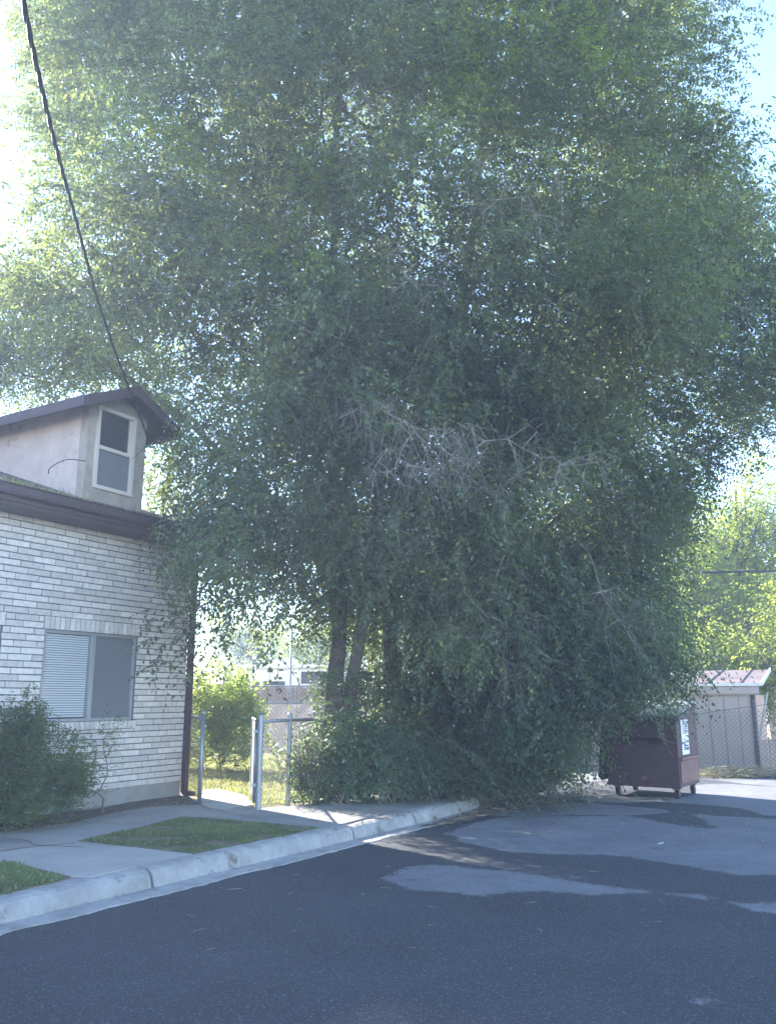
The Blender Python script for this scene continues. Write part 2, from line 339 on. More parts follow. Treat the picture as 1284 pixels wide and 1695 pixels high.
# yards
back = offs(KB, .212)
yard = [Vector((p.x, p.y, .11)) for p in back[4:]] + [Vector((*G(880, 1310).xy, .11)), Vector((*G(925, 1287).xy, .11)), Vector((*G(955, 1263).xy, .11)), Vector((2.2, 60, .11)), Vector((-40, 60, .11)), Vector((-40, 3, .11))]
MB().poly(yard, .15).build('yard', M['lawn'])['kind'] = 'structure'
bt = [Vector((p.x, p.y, .14)) for p in back[2:]]
inner = [Vector((p.x, p.y, .14)) for p in offs(KB, 1.35)[:36:-1]] + [G(540, 1330, .14), G(430, 1338, .14), G(325, 1330, .14), Vector((-2.4, 11.3, .14)), Vector((-3.1, 11.1, .14)), Vector((-8.5, 2.2, .14))]
MB().poly(bt + inner, .05).build('sidewalk', M['concrete'])['kind'] = 'structure'
MB().poly([G(x, y, .147) for x, y in [(-260, 1462), (0, 1409), (60, 1401), (125, 1397), (215, 1402), (318, 1414), (236, 1432), (150, 1451), (118, 1450), (60, 1437), (30, 1428), (0, 1427), (-200, 1480)]], .02).build('walkway', M['slab'])['kind'] = 'structure'
MB().poly([G(x, y, .145) for x, y in [(128, 1392), (220, 1372), (300, 1352), (350, 1354), (440, 1362), (535, 1371), (470, 1388), (430, 1396), (322, 1414), (215, 1401)]], .02).build('grass_verge', M['lawn'])['kind'] = 'structure'
MB().poly([G(x, y, .145) for x, y in [(-300, 1480), (0, 1427), (30, 1429), (75, 1441), (118, 1452), (90, 1461), (0, 1481), (-300, 1560)]], .02).build('grass_verge', M['lawn'])['kind'] = 'structure'
MB().poly([G(x, y, .147) for x, y in [(-60, 1360), (60, 1350), (170, 1338), (240, 1322), (296, 1309), (318, 1322), (330, 1331), (250, 1335), (190, 1345), (120, 1362), (-60, 1385)]], .02).build('planting_bed', M['soil'])['kind'] = 'structure'
MB().poly([G(x, y, .148) for x, y in [(330, 1328), (335, 1308), (360, 1306), (405, 1316), (418, 1332), (380, 1338), (345, 1337)]], .03).build('stepping_slab', M['slab'])['kind'] = 'structure'
# cracks / joints as thin sunk dark strips of soil lying in the pavement
mb = MB()
def crack(px, wd=.012, z=.152):
    c = curve([G(x, y, z) for x, y in px], 8); c = [jit(p, .015, 12) for p in c]
    a = offs(c, wd / 2); b = offs(c, -wd / 2); ribbon(mb, [b, a])
crack([(0, 1387), (40, 1391), (65, 1399), (140, 1402)], .016); crack([(330, 1335), (430, 1355), (560, 1371), (605, 1357)], .01, .1445)
crack([(0, 1409), (60, 1401), (125, 1396)], .02); crack([(540, 1371), (600, 1357), (650, 1352)], .02, .1445); crack([(610, 1340), (700, 1345)], .01, .1445)
mb.build('pavement_cracks', M['soil'])['kind'] = 'structure'

# ------------------------------------------------------------------ house
HA = R(30.5); HC = G(298, 1318, .14); HC.z = 0
Dv = Vector((-math.sin(HA), -math.cos(HA), 0)); Nv = Vector((math.cos(HA), -math.sin(HA), 0))
def HF(u, n, z): return HC + Dv * u + Nv * n + Vector((0, 0, z))
house = empty('brick_house', HC.copy(), 'cream brick house with brown eaves and a small stuccoed dormer at the left edge', 'house')
WZ0, WZ1, UL = .335, 3.40, 8.0
# openings (u0,u1,z0,z1)
OP = [(.905, 2.285, 1.13, 2.165), (2.84, 4.3, 1.13, 2.165)]
mb = MB()
mb.mi = 1    # mortar/backing wall split around openings, front sheet at n=-.008
def backing(u0, u1, z0, z1): mb.box(HF, (u0, -.20, z0), (u1, -.008, z1))
xs = [0, .905, 2.285, 2.84, 4.3, UL]
backing(0, .905, WZ0, WZ1); backing(2.285, 2.84, WZ0, WZ1); backing(4.3, UL, WZ0, WZ1)
for u0, u1, z0, z1 in OP: backing(u0, u1, WZ0, z0); backing(u0, u1, z1, WZ1)
mb.box(HF, (0, -8, WZ0), (.2, -.2, WZ1)); mb.box(HF, (UL - .2, -8, WZ0), (UL, -.2, WZ1)); mb.box(HF, (.2, -8, WZ0), (UL - .2, -7.8, WZ1))
mb.mi = 0
CH, BL = .0735, .305
def brick(u0, u1, z0, z1, n1=0.0):
    j = lambda: random.uniform(-.0018, .0018); nn = n1 + random.uniform(0, .004)
    mb.hexa([HF(u0 + j(), -.02, z0 + j()), HF(u1 + j(), -.02, z0 + j()), HF(u1 + j(), nn, z0 + j()), HF(u0 + j(), nn, z0 + j()),
             HF(u0 + j(), -.02, z1 + j()), HF(u1 + j(), -.02, z1 + j()), HF(u1 + j(), nn, z1 + j()), HF(u0 + j(), nn, z1 + j())])
ng = int((WZ1 - WZ0) / CH)
for r in range(ng + 1):
    z0 = WZ0 + r * CH; z1 = min(z0 + CH - .013, WZ1)
    if z1 - z0 < .02: continue
    off = [0, .5, .17, .67][r % 4] * BL
    u = -off
    while u < UL:
        a, b = max(u, 0), min(u + BL - .011, UL); u += BL
        if b - a < .02: continue
        segs = [(a, b)]; extra = []
        for (o0, o1, q0, q1) in OP:
            if z0 < q1 + .15 and z1 > q0 - .10:
                oo0, oo1 = (o0 - .003, o1 + .003) if z1 < q1 + .004 and z0 > q0 - .004 else (o0 - .03, o1 + .03)
                ns = []
                for (s0, s1) in segs:
                    c0, c1 = max(s0, oo0 + .004), min(s1, oo1 - .004)
                    if c1 - c0 > .02:
                        if z0 < q0 - .103 - .015 and z1 > q0 - .103: extra.append((c0, c1, z0, q0 - .105))
                        if z1 > q1 + .155 + .015 and z0 < q1 + .155: extra.append((c0, c1, q1 + .157, z1))
                    if s1 <= oo0 or s0 >= oo1: ns.append((s0, s1)); continue
                    if s0 < oo0 - .02: ns.append((s0, oo0 - .008))
                    if s1 > oo1 + .02: ns.append((oo1 + .008, s1))
                segs = ns
        for s0, s1 in segs:
            if s1 - s0 > .02: brick(s0, s1, z0, z1)
        for e_ in extra: brick(*e_)
for (o0, o1, q0, q1) in OP:     # soldier lintel and rowlock sill
    nb_ = round((o1 - o0 + .06) / .0735); wb_ = (o1 - o0 + .06) / nb_
    for k_ in range(nb_):
        u = o0 - .03 + k_ * wb_; brick(u + .005, u + wb_ - .006, q1 + .006, q1 + .145, .004); brick(u + .005, u + wb_ - .006, q0 - .095, q0 - .006, .035)
mb.build('wall', [M['brick'], M['mortar']], house)
mb = MB(); mb.box(HF, (-.01, -8, -.1), (UL, -.012, WZ0)); mb.build('foundation', M['found'], house, bevel=.006)
# windows
def window(u0, u1, z0, z1, sashes, nd=-.07, fr=.035, name='window', fm='alu', depth=.05):
    f = MB()
    f.box(HF, (u0, nd, z0), (u1, nd + depth, z0 + fr)); f.box(HF, (u0, nd, z1 - fr), (u1, nd + depth, z1))
    f.box(HF, (u0, nd, z0 + fr), (u0 + fr, nd + depth, z1 - fr)); f.box(HF, (u1 - fr, nd, z0 + fr), (u1, nd + depth, z1 - fr))
    return f
wn = []
for k, (o0, o1, q0, q1) in enumerate(OP):
    f = window(o0, o1, q0, q1, None); um = (o0 + o1) / 2 - .02
    f.box(HF, (um - .028, -.075, q0 + .035), (um + .028, -.012, q1 - .035))
    fo = f.build('window', M['alu'], house, bevel=.003)
    MB().box(HF, (o0 + .035, -.082, q0 + .035), (um - .028, -.055, q1 - .035)).build('insect_screen', M['screen'], fo)
    MB().box(HF, (um + .028, -.09, q0 + .035), (o1 - .035, -.072, q1 - .035)).build('pane', M['glass'], fo)
    b = MB(); z = q0 + .05
    while z < q1 - .05:
        b.hexa([HF(um + .04, -.0715, z), HF(o1 - .045, -.0715, z), HF(o1 - .045, -.060, z + .006), HF(um + .04, -.060, z + .006), HF(um + .04, -.0715, z + .018), HF(o1 - .045, -.0715, z + .018), HF(o1 - .045, -.062, z + .022), HF(um + .04, -.062, z + .022)]); z += .027
    b.build('blind', M['blind'], fo)
    MB().box(HF, (o0, -.2, q0), (o1, -.1, q1)).build('room_backing', M['lid'], fo)
# eaves, fascia, gutter, main roof
EO = .38; RS = .34
def rz(n): return 3.63 + (EO - n) * RS
mb = MB(); mb.box(HF, (-.02, -.1, 3.402), (UL, EO - .022, 3.43)); mb.build('soffit', M['fascia'], house)
mb = MB(); mb.box(HF, (-.04, EO - .02, 3.40), (UL, EO, 3.60)); mb.box(HF, (-.06, EO + .002, 3.50), (UL, EO + .09, 3.515)); mb.box(HF, (-.06, EO + .085, 3.517), (UL, EO + .1, 3.60)); mb.box(HF, (-.06, EO + .03, 3.60), (UL, EO + .12, 3.612))
mb.box(HF, (-.06, EO + .0, 3.44), (UL, EO + .03, 3.47))
mb.build('gutter', M['fascia'], house, bevel=.004)
NR = -4.2
mb = MB()
mb.hexa([HF(-.04, EO + .04, rz(EO + .04) - .03), HF(UL, EO + .04, rz(EO + .04) - .03), HF(UL, NR, rz(NR) - .03), HF(-.04, NR, rz(NR) - .03), HF(-.04, EO + .04, rz(EO + .04) + .01), HF(UL, EO + .04, rz(EO + .04) + .01), HF(UL, NR, rz(NR) + .01), HF(-.04, NR, rz(NR) + .01)])
mb.hexa([HF(-.04, NR - .002, rz(NR) - .03), HF(UL, NR - .002, rz(NR) - .03), HF(UL, -8.5, 3.6), HF(-.04, -8.5, 3.6), HF(-.04, NR - .002, rz(NR) + .01), HF(UL, NR - .002, rz(NR) + .01), HF(UL, -8.5, 3.64), HF(-.04, -8.5, 3.64)])
mb.build('roof', M['shingle'], house)
# gable end infill
mb = MB(); mb.add([HF(.002, -.1, 3.41), HF(.002, -7.9, 3.41), HF(.002, NR, rz(NR) - .06), HF(.1, -.1, 3.41), HF(.1, -7.9, 3.41), HF(.1, NR, rz(NR) - .06)], [(0, 1, 2), (5, 4, 3), (0, 2, 5, 3), (1, 4, 5, 2)]); mb.build('gable', M['stucco'], house)
# downspout
mb = MB(); mb.box(HF, (-.055, .01, .2), (.015, .085, 3.2)); mb.hexa([HF(-.055, .01, 3.2), HF(.015, .01, 3.2), HF(.015, .085, 3.2), HF(-.055, .085, 3.2), HF(-.055, EO - .1, 3.398), HF(.015, EO - .1, 3.398), HF(.015, EO - .03, 3.398), HF(-.055, EO - .03, 3.398)])
mb.box(HF, (-.065, .0, 1.2), (.022, .09, 1.235)); mb.box(HF, (-.065, .0, 2.7), (.022, .09, 2.735))
mb.hexa([HF(-.055, .06, .15), HF(.015, .06, .15), HF(.015, .22, .15), HF(-.055, .22, .15), HF(-.055, .01, .2), HF(.015, .01, .2), HF(.015, .2, .21), HF(-.055, .2, .21)])
mb.build('downspout', M['fascia'], house, bevel=.006)
# dormer
DU0, DU1, DN = .975, 1.93, .0; DE, DT = 5.02, .46; UM = (DU0 + DU1) / 2
DZ = lambda u, z0=5.02: z0 + (((DU1 - DU0) / 2) - abs(u - UM)) * DT
w0, w1, wz0, wz1 = 1.17, 1.80, 3.93, 5.0
dm = MB()
def face(u0, u1, z0, z1): dm.box(HF, (u0, -.12, z0), (u1, 0, z1))
face(DU0, w0, 3.70, DE); face(w1, DU1, 3.70, DE); face(w0, w1, 3.70, wz0); dm.box(HF, (w0, -.12, wz1), (w1, 0, DE))
dm.add([HF(DU0, 0, DE + .001), HF(DU1, 0, DE + .001), HF(UM, 0, DZ(UM)), HF(DU0, -.12, DE + .001), HF(DU1, -.12, DE + .001), HF(UM, -.12, DZ(UM))], [(0, 1, 2), (5, 4, 3), (0, 2, 5, 3), (1, 4, 5, 2)])
dm.build('dormer_face', M['trimboard'], house, bevel=.004)
dm = MB()
for u in (DU0, DU1):
    a, b = (u + .003, u + .1) if u == DU0 else (u - .1, u + .012)
    dm.box(HF, (a, -3.6, 3.6), (b, -.122, DE))
dm.build('dormer_cheek', M['stucco'], house)
dm = MB()
dm.box(HF, (DU1 - .03, -.09, 3.7), (DU1 + .02, .012, DE)) if False else None
OV = .30; FO = .30
def slope(sgn):
    ue = UM + sgn * ((DU1 - DU0) / 2 + OV); ze = DE - OV * DT; zr = DZ(UM)
    for (t0, t1, mi) in ((.0, .05, 0),):
        dm.hexa([HF(ue, FO, ze + t0), HF(UM, FO, zr + t0), HF(UM, -4.2, zr + t0), HF(ue, -4.2, ze + t0), HF(ue, FO, ze + t1), HF(UM, FO, zr + t1), HF(UM, -4.2, zr + t1), HF(ue, -4.2, ze + t1)])
    # barge board and eave board
    dm.hexa([HF(ue, FO + .003, ze - .075), HF(UM, FO + .003, zr - .075), HF(UM, FO + .03, zr - .075), HF(ue, FO + .03, ze - .075), HF(ue, FO + .003, ze + .062), HF(UM, FO + .003, zr + .062), HF(UM, FO + .03, zr + .062), HF(ue, FO + .03, ze + .062)])
    a, b = (ue - .025, ue - .003) if sgn < 0 else (ue + .003, ue + .025)
    dm.box(HF, (a, -4.2, ze - .075), (b, FO + .0, ze + .055))
slope(1); slope(-1)
dm.build('dormer_roof', M['fascia'], house)
f = window(w0, w1, wz0, wz1, None, -.05, .05, depth=.075)
zm = 4.47
f.box(HF, (w0 + .05, -.045, zm - .025), (w1 - .05, .01, zm + .025))
f.box(HF, (w0 + .052, -.04, zm + .027), (w0 + .085, -.005, wz1 - .052)); 
fo = f.build('dormer_window', M['frame'], house, bevel=.003)
MB().box(HF, (w0 + .086, -.05, zm + .026), (w1 - .051, -.03, wz1 - .051)).build('pane', M['glass'], fo)
MB().box(HF, (w0 + .051, -.06, wz0 + .051), (w1 - .051, -.02, zm - .026)).build('insect_screen', M['screen'], fo)
# brown trim strip between dormer foot and gutter, roof debris
st = MB()
for i in range(260):
    u = 2.0 + random.random() * 2.2 if i < 190 else random.uniform(1.0, 4.5); n = random.uniform(.2, .45); p = HF(u, n, rz(n) + .01)
    d = Vector((random.uniform(-1, 1), random.uniform(-1, 1), random.uniform(.1, 1.2))).normalized() * random.uniform(.03, .1); s = Vector((random.uniform(-1, 1), random.uniform(-1, 1), 0)).normalized() * .01
    st.add([p - s, p + s, p + d + s * .3], [(0, 1, 2)])
tag(st.build('roof_weeds', M['drygrass']), 'dry weeds and leaf litter lodged along the roof gutter of the brick house', 'weeds', kind='stuff')
# thin wire stub on the cheek
tag(MB().tube(curve([HF(2.45, .02, 3.95), HF(2.5, .12, 4.0), HF(2.35, .2, 4.12), HF(2.1, .22, 4.16)], 6), .006, 5).build('wire_stub', M['cable']), 'short bent wire sticking up from the roof beside the dormer', 'wire')
# loose thin cables hanging below the dormer
for i, (pts, lb) in enumerate([([(190, 838), (200, 868), (222, 868), (228, 855), (200, 838)], 'small loop of pale thin wire hanging at the dormer foot'), ([(180, 868), (215, 864), (236, 850), (275, 830), (330, 795)], 'pale thin wire running from the dormer foot up into the tree')]):
    pp = [P(x, y, 10.35 + (.25 * j if i else 0)) for j, (x, y) in enumerate(pts)]
    tag(MB().tube(curve(pp, 8), .004, 5).build('wire', M['dead']), lb, 'wire')
# service cable
cp = [P(10, -260, 1.9), P(38, 0, 3.2), P(88, 225, 4.7), P(128, 372, 6.2), P(163, 500, 7.6), P(204, 618, 9.0), P(232, 690, 9.9), P(243, 722, 10.15)]
c = curve(cp, 24); mb = MB()
tot = 0; ph = []
for i, p in enumerate(c):
    if i: tot += (p - c[i - 1]).length
    ph.append(tot)
for k in range(3):
    line = []
    for i, p in enumerate(c):
        t = (c[min(i + 1, len(c) - 1)] - c[max(i - 1, 0)]).normalized(); a = t.orthogonal().normalized(); b = t.cross(a); an = ph[i] * 8 + k * 2.094
        line.append(p + (a * math.cos(an) + b * math.sin(an)) * .0075)
    mb.tube(line, .0078, 6)
tag(mb.build('power_cable', M['cable'], smooth=True), 'thick black twisted service cable sloping from the sky down to the dormer', 'cable')

# ------------------------------------------------------------------ chain-link fences
def linkmesh(mb, a, b, z0, z1, pitch=.06, r=.0016, sag=None):
    a = Vector(a); b = Vector(b); L = (b - a).length; d = (b - a) / L; nn = Vector((-d.y, d.x, 0)); H = z1 - z0
    for s in (1, -1):
        k = -H
        while k < L + H:
            # line: t = k + s*z
            t0, t1 = (k, k + H) if s > 0 else (k + H, k)
            q0, q1 = (t0, z0), (t1, z1)
            # clip to 0..L
            def clip(q, o):
                if q[0] < 0: tt = (0 - q[0]) / (o[0] - q[0]); return (0, q[1] + (o[1] - q[1]) * tt)
                if q[0] > L: tt = (L - q[0]) / (o[0] - q[0]); return (L, q[1] + (o[1] - q[1]) * tt)
                return q
            if not (max(t0, t1) < 0 or min(t0, t1) > L):
                c0, c1 = clip(q0, q1), clip(q1, q0)
                if abs(c0[0] - c1[0]) > .02:
                    mm = 1 if sag is None else sag
                    P0 = a + d * c0[0] + nn * (.002 * s) + Vector((0, 0, c0[1])); P1 = a + d * c1[0] + nn * (.002 * s) + Vector((0, 0, c1[1]))
                    mb.tube([P0, P1], r, 3, False)
            k += pitch
def post(mb, p, z0, z1, r=.03, lean=(0, 0), cap=True):
    mb.tube([Vector((p.x, p.y, z0)), Vector((p.x + lean[0], p.y + lean[1], z1))], r, 14)
    if cap:
        q = Vector((p.x + lean[0], p.y + lean[1], z1)); mb.tube([q - Vector((0, 0, .03)), q + Vector((0, 0, .012)), q + Vector((0, 0, .03)), q + Vector((0, 0, .04))], [r + .005, r + .005, r * .7, r * .2], 14)
pL, pM_, pR = G(330, 1330, .14), G(427, 1341, .14), G(476, 1331, .14)
corner = HF(-.09, .04, 0)
zt = P(339, 1180, pL.y).z
fn = empty('chain_link_fence', pL, 'short chain-link fence panel with galvanised post against the brick house corner', 'fence', 'chain-link fences')
mb = MB(); post(mb, pL, .05, zt, .026); mb.build('post', M['galv'], fn, smooth=True)
mb = MB(); mb.tube([Vector((corner.x, corner.y, zt - .07)), Vector((pL.x, pL.y, zt - .07))], .021, 10); mb.build('top_rail', M['galv'], fn, smooth=True)
mb = MB(); linkmesh(mb, (corner.x, corner.y, 0), (pL.x, pL.y, 0), .2, zt - .08, .055); mb.build('wire_mesh', M['darkwire'], fn)
fn = empty('chain_link_fence', pM_, 'chain-link fence panel with two grey posts running from the gateway into the undergrowth', 'fence', 'chain-link fences')
zM = P(437, 1186, pM_.y).z
pE = G(560, 1318, .14)
for p, r in ((pM_, .034), (pR, .027)):
    mb = MB(); post(mb, p, .05, zM, r)
    for zz in (.35, .75, zM - .12): mb.tube([Vector((p.x, p.y, zz)), Vector((p.x, p.y, zz + .022))], r + .006, 14)
    mb.build('post', M['galv'], fn, smooth=False)
mb = MB(); mb.tube([Vector((pM_.x, pM_.y, zM - .06)), Vector((pR.x, pR.y, zM - .06)), Vector((pE.x, pE.y, zM - .06))], .021, 10); mb.build('top_rail', M['galv'], fn, smooth=True)
mb = MB(); linkmesh(mb, (pM_.x, pM_.y, 0), (pR.x, pR.y, 0), .2, zM - .07, .055); linkmesh(mb, (pR.x, pR.y, 0), (pE.x, pE.y, 0), .2, zM - .07, .055); mb.build('wire_mesh', M['darkwire'], fn)
# open gate leaf swung back from the middle post
gh = pM_ + Vector((-.06, .06, 0)); ge = gh + Vector((-.02, .98, 0)) + Vector((-.22, .3, 0))
gt = empty('chain_link_gate', gh, 'chain-link gate leaf swung open behind the middle fence post', 'gate')
mb = MB(); ztg = zM - .05
mb.tube([gh + Vector((0, 0, .08)), Vector((gh.x, gh.y, ztg)), Vector((ge.x, ge.y, ztg)), ge + Vector((0, 0, .08)), gh + Vector((0, 0, .08))], .017, 8); mb.build('frame', M['galv'], gt, smooth=True)
mb = MB(); linkmesh(mb, (gh.x, gh.y, 0), (ge.x, ge.y, 0), .22, ztg, .055, .0013); mb.build('wire_mesh', M['darkwire'], gt)
for zz in (.4, 1.0): mb = MB(); mb.box(ID, (gh.x - .02, gh.y - .07, zz), (gh.x + .08, gh.y + .02, zz + .03)); mb.build('hinge', M['galv'], gt)
# back chain link fence
bf = empty('chain_link_fence', (-3, 18, .1), 'low chain-link fence with a thin top rail across the back of the lawn', 'fence', 'chain-link fences')
za = P(480, 1164, 18.5).z; A, B = Vector((-8, 18.5, 0)), Vector((.6, 18.5, 0))
mb = MB(); mb.tube([A + Vector((0, 0, za)), B + Vector((0, 0, za))], .02, 8); mb.build('top_rail', M['galv'], bf, smooth=True)
for x in (-6.2, -3.9, -1.58, .6):
    mb = MB(); post(mb, Vector((x, 18.5, 0)), .05, za + .05, .022); mb.build('post', M['darkwire'], bf, smooth=True)
mb = MB(); linkmesh(mb, A, B, .15, za, .065, .0016); mb.build('wire_mesh', M['wire'], bf)
# slatted fence beyond
sf = empty('slatted_fence', (-3, 22.3, .1), 'tall brown slatted fence beyond the lawn, in front of the white trailer', 'fence')
mb = MB(); x = -8.0; 
zs = P(480, 1137, 22).z
while x < .9:
    wd = random.uniform(.045, .055); mb.box(ID, (x, 22.3, .12), (x + wd, 22.318 + random.uniform(0, .006), zs + random.uniform(-.02, .02))); x += wd + .006
mb.build('slats', M['wood'], sf)
mb = MB(); linkmesh(mb, (-8, 22.27, 0), (.9, 22.27, 0), .12, zs, .11, .0035); mb.build('wire_mesh', M['darkwire'], sf)
for px, tall in ((480, 1040), (417, 1130), (543, 1128)):
    q = P(px, 1150, 22.2); mb = MB(); post(mb, Vector((q.x, q.y, 0)), .05, P(px, tall, 22.2).z, .03); mb.build('post', M['galv'], sf, smooth=True)
mb = MB(); mb.tube([(-8, 22.24, zs + .02), (.9, 22.24, zs + .02)], .02, 8); mb.build('top_rail', M['galv'], sf, smooth=True)
# trailer
TY = 27.0
x0, x1 = P(385, 1120, TY).x - .3, P(600, 1120, TY).x
tz1 = P(450, 1101, TY).z; tl = empty('travel_trailer', ((x0 + x1) / 2, TY + 1, .1), 'long white travel trailer parked behind the brown slatted fence', 'trailer')
mb = MB(); mb.box(ID, (x0, TY, .55), (x1, TY + 2.4, tz1 - .12)); mb.build('body', M['white'], tl, bevel=.06)
mb = MB(); mb.box(ID, (x0 - .05, TY - .08, tz1 - .115), (x1 + .05, TY + 2.45, tz1)); mb.build('roof', M['white'], tl, bevel=.05)
for a, b, c_, d in ((415, 430, 1129, 1139), (435, 472, 1128, 1142), (498, 541, 1112, 1132)):
    p, q = P(a, d, TY), P(b, c_, TY); mb = MB(); mb.box(ID, (p.x, TY - .03, p.z), (q.x, TY - .004, q.z)); mb.build('window', M['glass'], tl, bevel=.01)
mb = MB(); q = P(450, 1090, TY); mb.box(ID, (q.x, TY + .6, tz1 + .003), (q.x + .7, TY + 1.2, tz1 + .22)); mb.build('air_conditioner', M['white'], tl, bevel=.04)
for xx in (x0 + 1.6, x0 + 2.5):
    mb = MB(); mb.tube([(xx, TY + .0, .42), (xx, TY + .25, .42)], .34, 20); mb.build('wheel', M['rubber'], tl)

# ------------------------------------------------------------------ shed with its fence
s1 = G(1258, 1282); s0 = G(1110, 1271); sd_ = Vector((-math.cos(R(27)), math.sin(R(27)), 0)); sn = Vector((sd_.y, -sd_.x, 0))
if sn.y > 0: sn = -sn
def SF(u, n, z): return s1 + sd_ * u + sn * n + Vector((0, 0, z))
def SZ(px, py): # height on shed wall plane
    r = ray(px, py); k = (s1.x * sn.x + s1.y * sn.y) / (r.x * sn.x + r.y * sn.y); return CAMH + r.z * k
sh = empty('garden_shed', s1.copy(), 'long beige panelled shed with low metal roof behind the dumpster', 'shed')
zt1 = SZ(1258, 1136) - .16
mb = MB(); L = 6.5; u = 0; k = 0
while u < L:
    wd = .27; mb.box(SF, (u + .009, -.05, .06), (u + wd - .009, 0, zt1)); mb.box(SF, (u - .012, -.05, .06), (u + .012, -.018, zt1)); u += wd; k += 1
mb.box(SF, (1.9, -.01, .06), (1.93, .008, zt1)) 
mb.build('wall', M['siding'], sh)
mb = MB(); mb.box(SF, (.0, -3.0, .06), (.05, -.052, zt1)); mb.box(SF, (-.045, -.05, .06), (-.002, .015, zt1)); mb.build('side_wall', M['sidingwarm'], sh)
mb = MB(); mb.box(SF, (-.02, .004, .05), (.05, .03, zt1 - .01)); mb.build('corner_trim', M['fascia'], sh)
mb = MB(); mb.box(SF, (-.12, .10, zt1 + .022), (L, .125, zt1 + .168)); mb.box(SF, (-.1, -.05, zt1 + .002), (L, .099, zt1 + .02)); mb.build('fascia', M['siding'], sh)
mb = MB(); rs = .11
mb.hexa([SF(-.16, .15, zt1 + .172), SF(L, .15, zt1 + .172), SF(L, -3.1, zt1 + .172 + 3.25 * rs), SF(-.16, -3.1, zt1 + .172 + 3.25 * rs), SF(-.16, .15, zt1 + .20), SF(L, .15, zt1 + .20), SF(L, -3.1, zt1 + .20 + 3.25 * rs), SF(-.16, -3.1, zt1 + .20 + 3.25 * rs)])
u = .2
while u < L: 
    mb.hexa([SF(u, .14, zt1 + .201), SF(u + .03, .14, zt1 + .201), SF(u + .03, -3.1, zt1 + .201 + 3.24 * rs), SF(u, -3.1, zt1 + .201 + 3.24 * rs), SF(u, .14, zt1 + .225), SF(u + .03, .14, zt1 + .225), SF(u + .03, -3.1, zt1 + .225 + 3.24 * rs), SF(u, -3.1, zt1 + .225 + 3.24 * rs)]); u += .6
mb.build('roof', M['metalroof'], sh)
mb = MB(); mb.box(SF, (-.17, .152, zt1 + .165), (L, .17, zt1 + .215)); mb.hexa([SF(-.19, .17, zt1 + .16), SF(-.163, .17, zt1 + .16), SF(-.163, -3.1, zt1 + .16 + 3.25 * rs), SF(-.19, -3.1, zt1 + .16 + 3.25 * rs), SF(-.19, .17, zt1 + .24), SF(-.163, .17, zt1 + .24), SF(-.163, -3.1, zt1 + .24 + 3.25 * rs), SF(-.19, -3.1, zt1 + .24 + 3.25 * rs)]); mb.build('metal_edge', M['white'], sh)
cf = empty('chain_link_fence', SF(0, .3, 0), 'sagging chain-link fence standing in front of the beige shed wall', 'fence', 'chain-link fences')
mb = MB(); hz = 1.2
for u0, h0, u1, h1 in ((-.5, 1.28, 1.2, 1.0), (1.2, 1.0, 3.2, 1.2), (3.2, 1.2, 5.5, 1.15)):
    linkmesh(mb, SF(u0, .3, 0), SF(u1, .3, 0), .03, (h0 + h1) / 2 + .03, .085, .0045)
mb.build('wire_mesh', M['wire'], cf)
for u_ in (-.02, 3.2, 5.5):
    mb = MB(); q = SF(u_, .27, 0); post(mb, q, -.05, 1.32, .022); mb.build('post', M['darkwire'], cf, smooth=True)
mb = MB(); mb.tube(curve([SF(-.4, .31, 1.30), SF(.6, .31, 1.16), SF(1.5, .31, 1.04), SF(3.2, .31, 1.22)], 6), .005, 5); mb.build('tension_wire', M['darkwire'], cf)
# boards leaning by the far right
wf = empty('board_fence', G(1290, 1282), 'low grey weathered board fence right of the shed', 'fence')
mb = MB(); a = G(1266, 1281); 
for i in range(9):
    x = a.x + .05 + i * .15; mb.box(ID, (x, a.y + .2 - i * .03, .0), (x + .135, a.y + .23 - i * .03, .62 + random.uniform(-.03, .03)))
mb.build('boards', M['trimboard'], wf)
mb = MB(); mb.tube([(a.x, a.y + .1, .62), (a.x + .25, a.y + .15, 1.5)], .022, 8); mb.build('brace', M['galv'], wf)
# overhead wires right
tag(MB().tube(curve([P(1160, 948, 20), P(1230, 946, 20), P(1300, 944, 20), P(1500, 930, 20)], 4), .028, 6).build('overhead_cable', M['cable']), 'black overhead cable crossing the bright trees at the right edge', 'cable')

# ------------------------------------------------------------------ dumpster
ZB = .16
f0, f1 = G(1006, 1298, ZB), G(1126, 1305, ZB)
f0.z = f1.z = 0; WD = (f1 - f0).length; du = (f1 - f0) / WD; dn = Vector((du.y, -du.x, 0))
if dn.y > 0: dn = -dn
rot = R(-10)
def DF(u, n, z): return f0 + du * u + dn * n + Vector((0, 0, z))
dp = empty('dumpster', DF(WD / 2, -.5, 0), 'maroon steel dumpster on casters with a white sign on its side', 'dumpster')
DD = 1.0; HB = 1.12; HK = 1.30
mb = MB()   # hollow tub with walls
def wallp(a, b, ha, hb, t=.03):
    pass
mb.hexa([DF(0, -.03, ZB), DF(WD, -.03, ZB), DF(WD, 0, ZB), DF(0, 0, ZB), DF(0, -.03, HB), DF(WD, -.03, HB), DF(WD, 0, HB), DF(0, 0, HB)])
mb.hexa([DF(0, -DD, ZB), DF(WD, -DD, ZB), DF(WD, -DD + .03, ZB), DF(0, -DD + .03, ZB), DF(0, -DD, HK), DF(WD, -DD, HK), DF(WD, -DD + .03, HK), DF(0, -DD + .03, HK)])
for u in (0, WD - .03):
    mb.hexa([DF(u, -DD + .031, ZB), DF(u + .03, -DD + .031, ZB), DF(u + .03, -.031, ZB), DF(u, -.031, ZB), DF(u, -DD + .031, HK), DF(u + .03, -DD + .031, HK), DF(u + .03, -.031, HB), DF(u, -.031, HB)])
mb.box(DF, (.031, -DD + .031, ZB + .01), (WD - .031, -.031, ZB + .04))
mb.build('body', M['rust'], dp, bevel=.008)
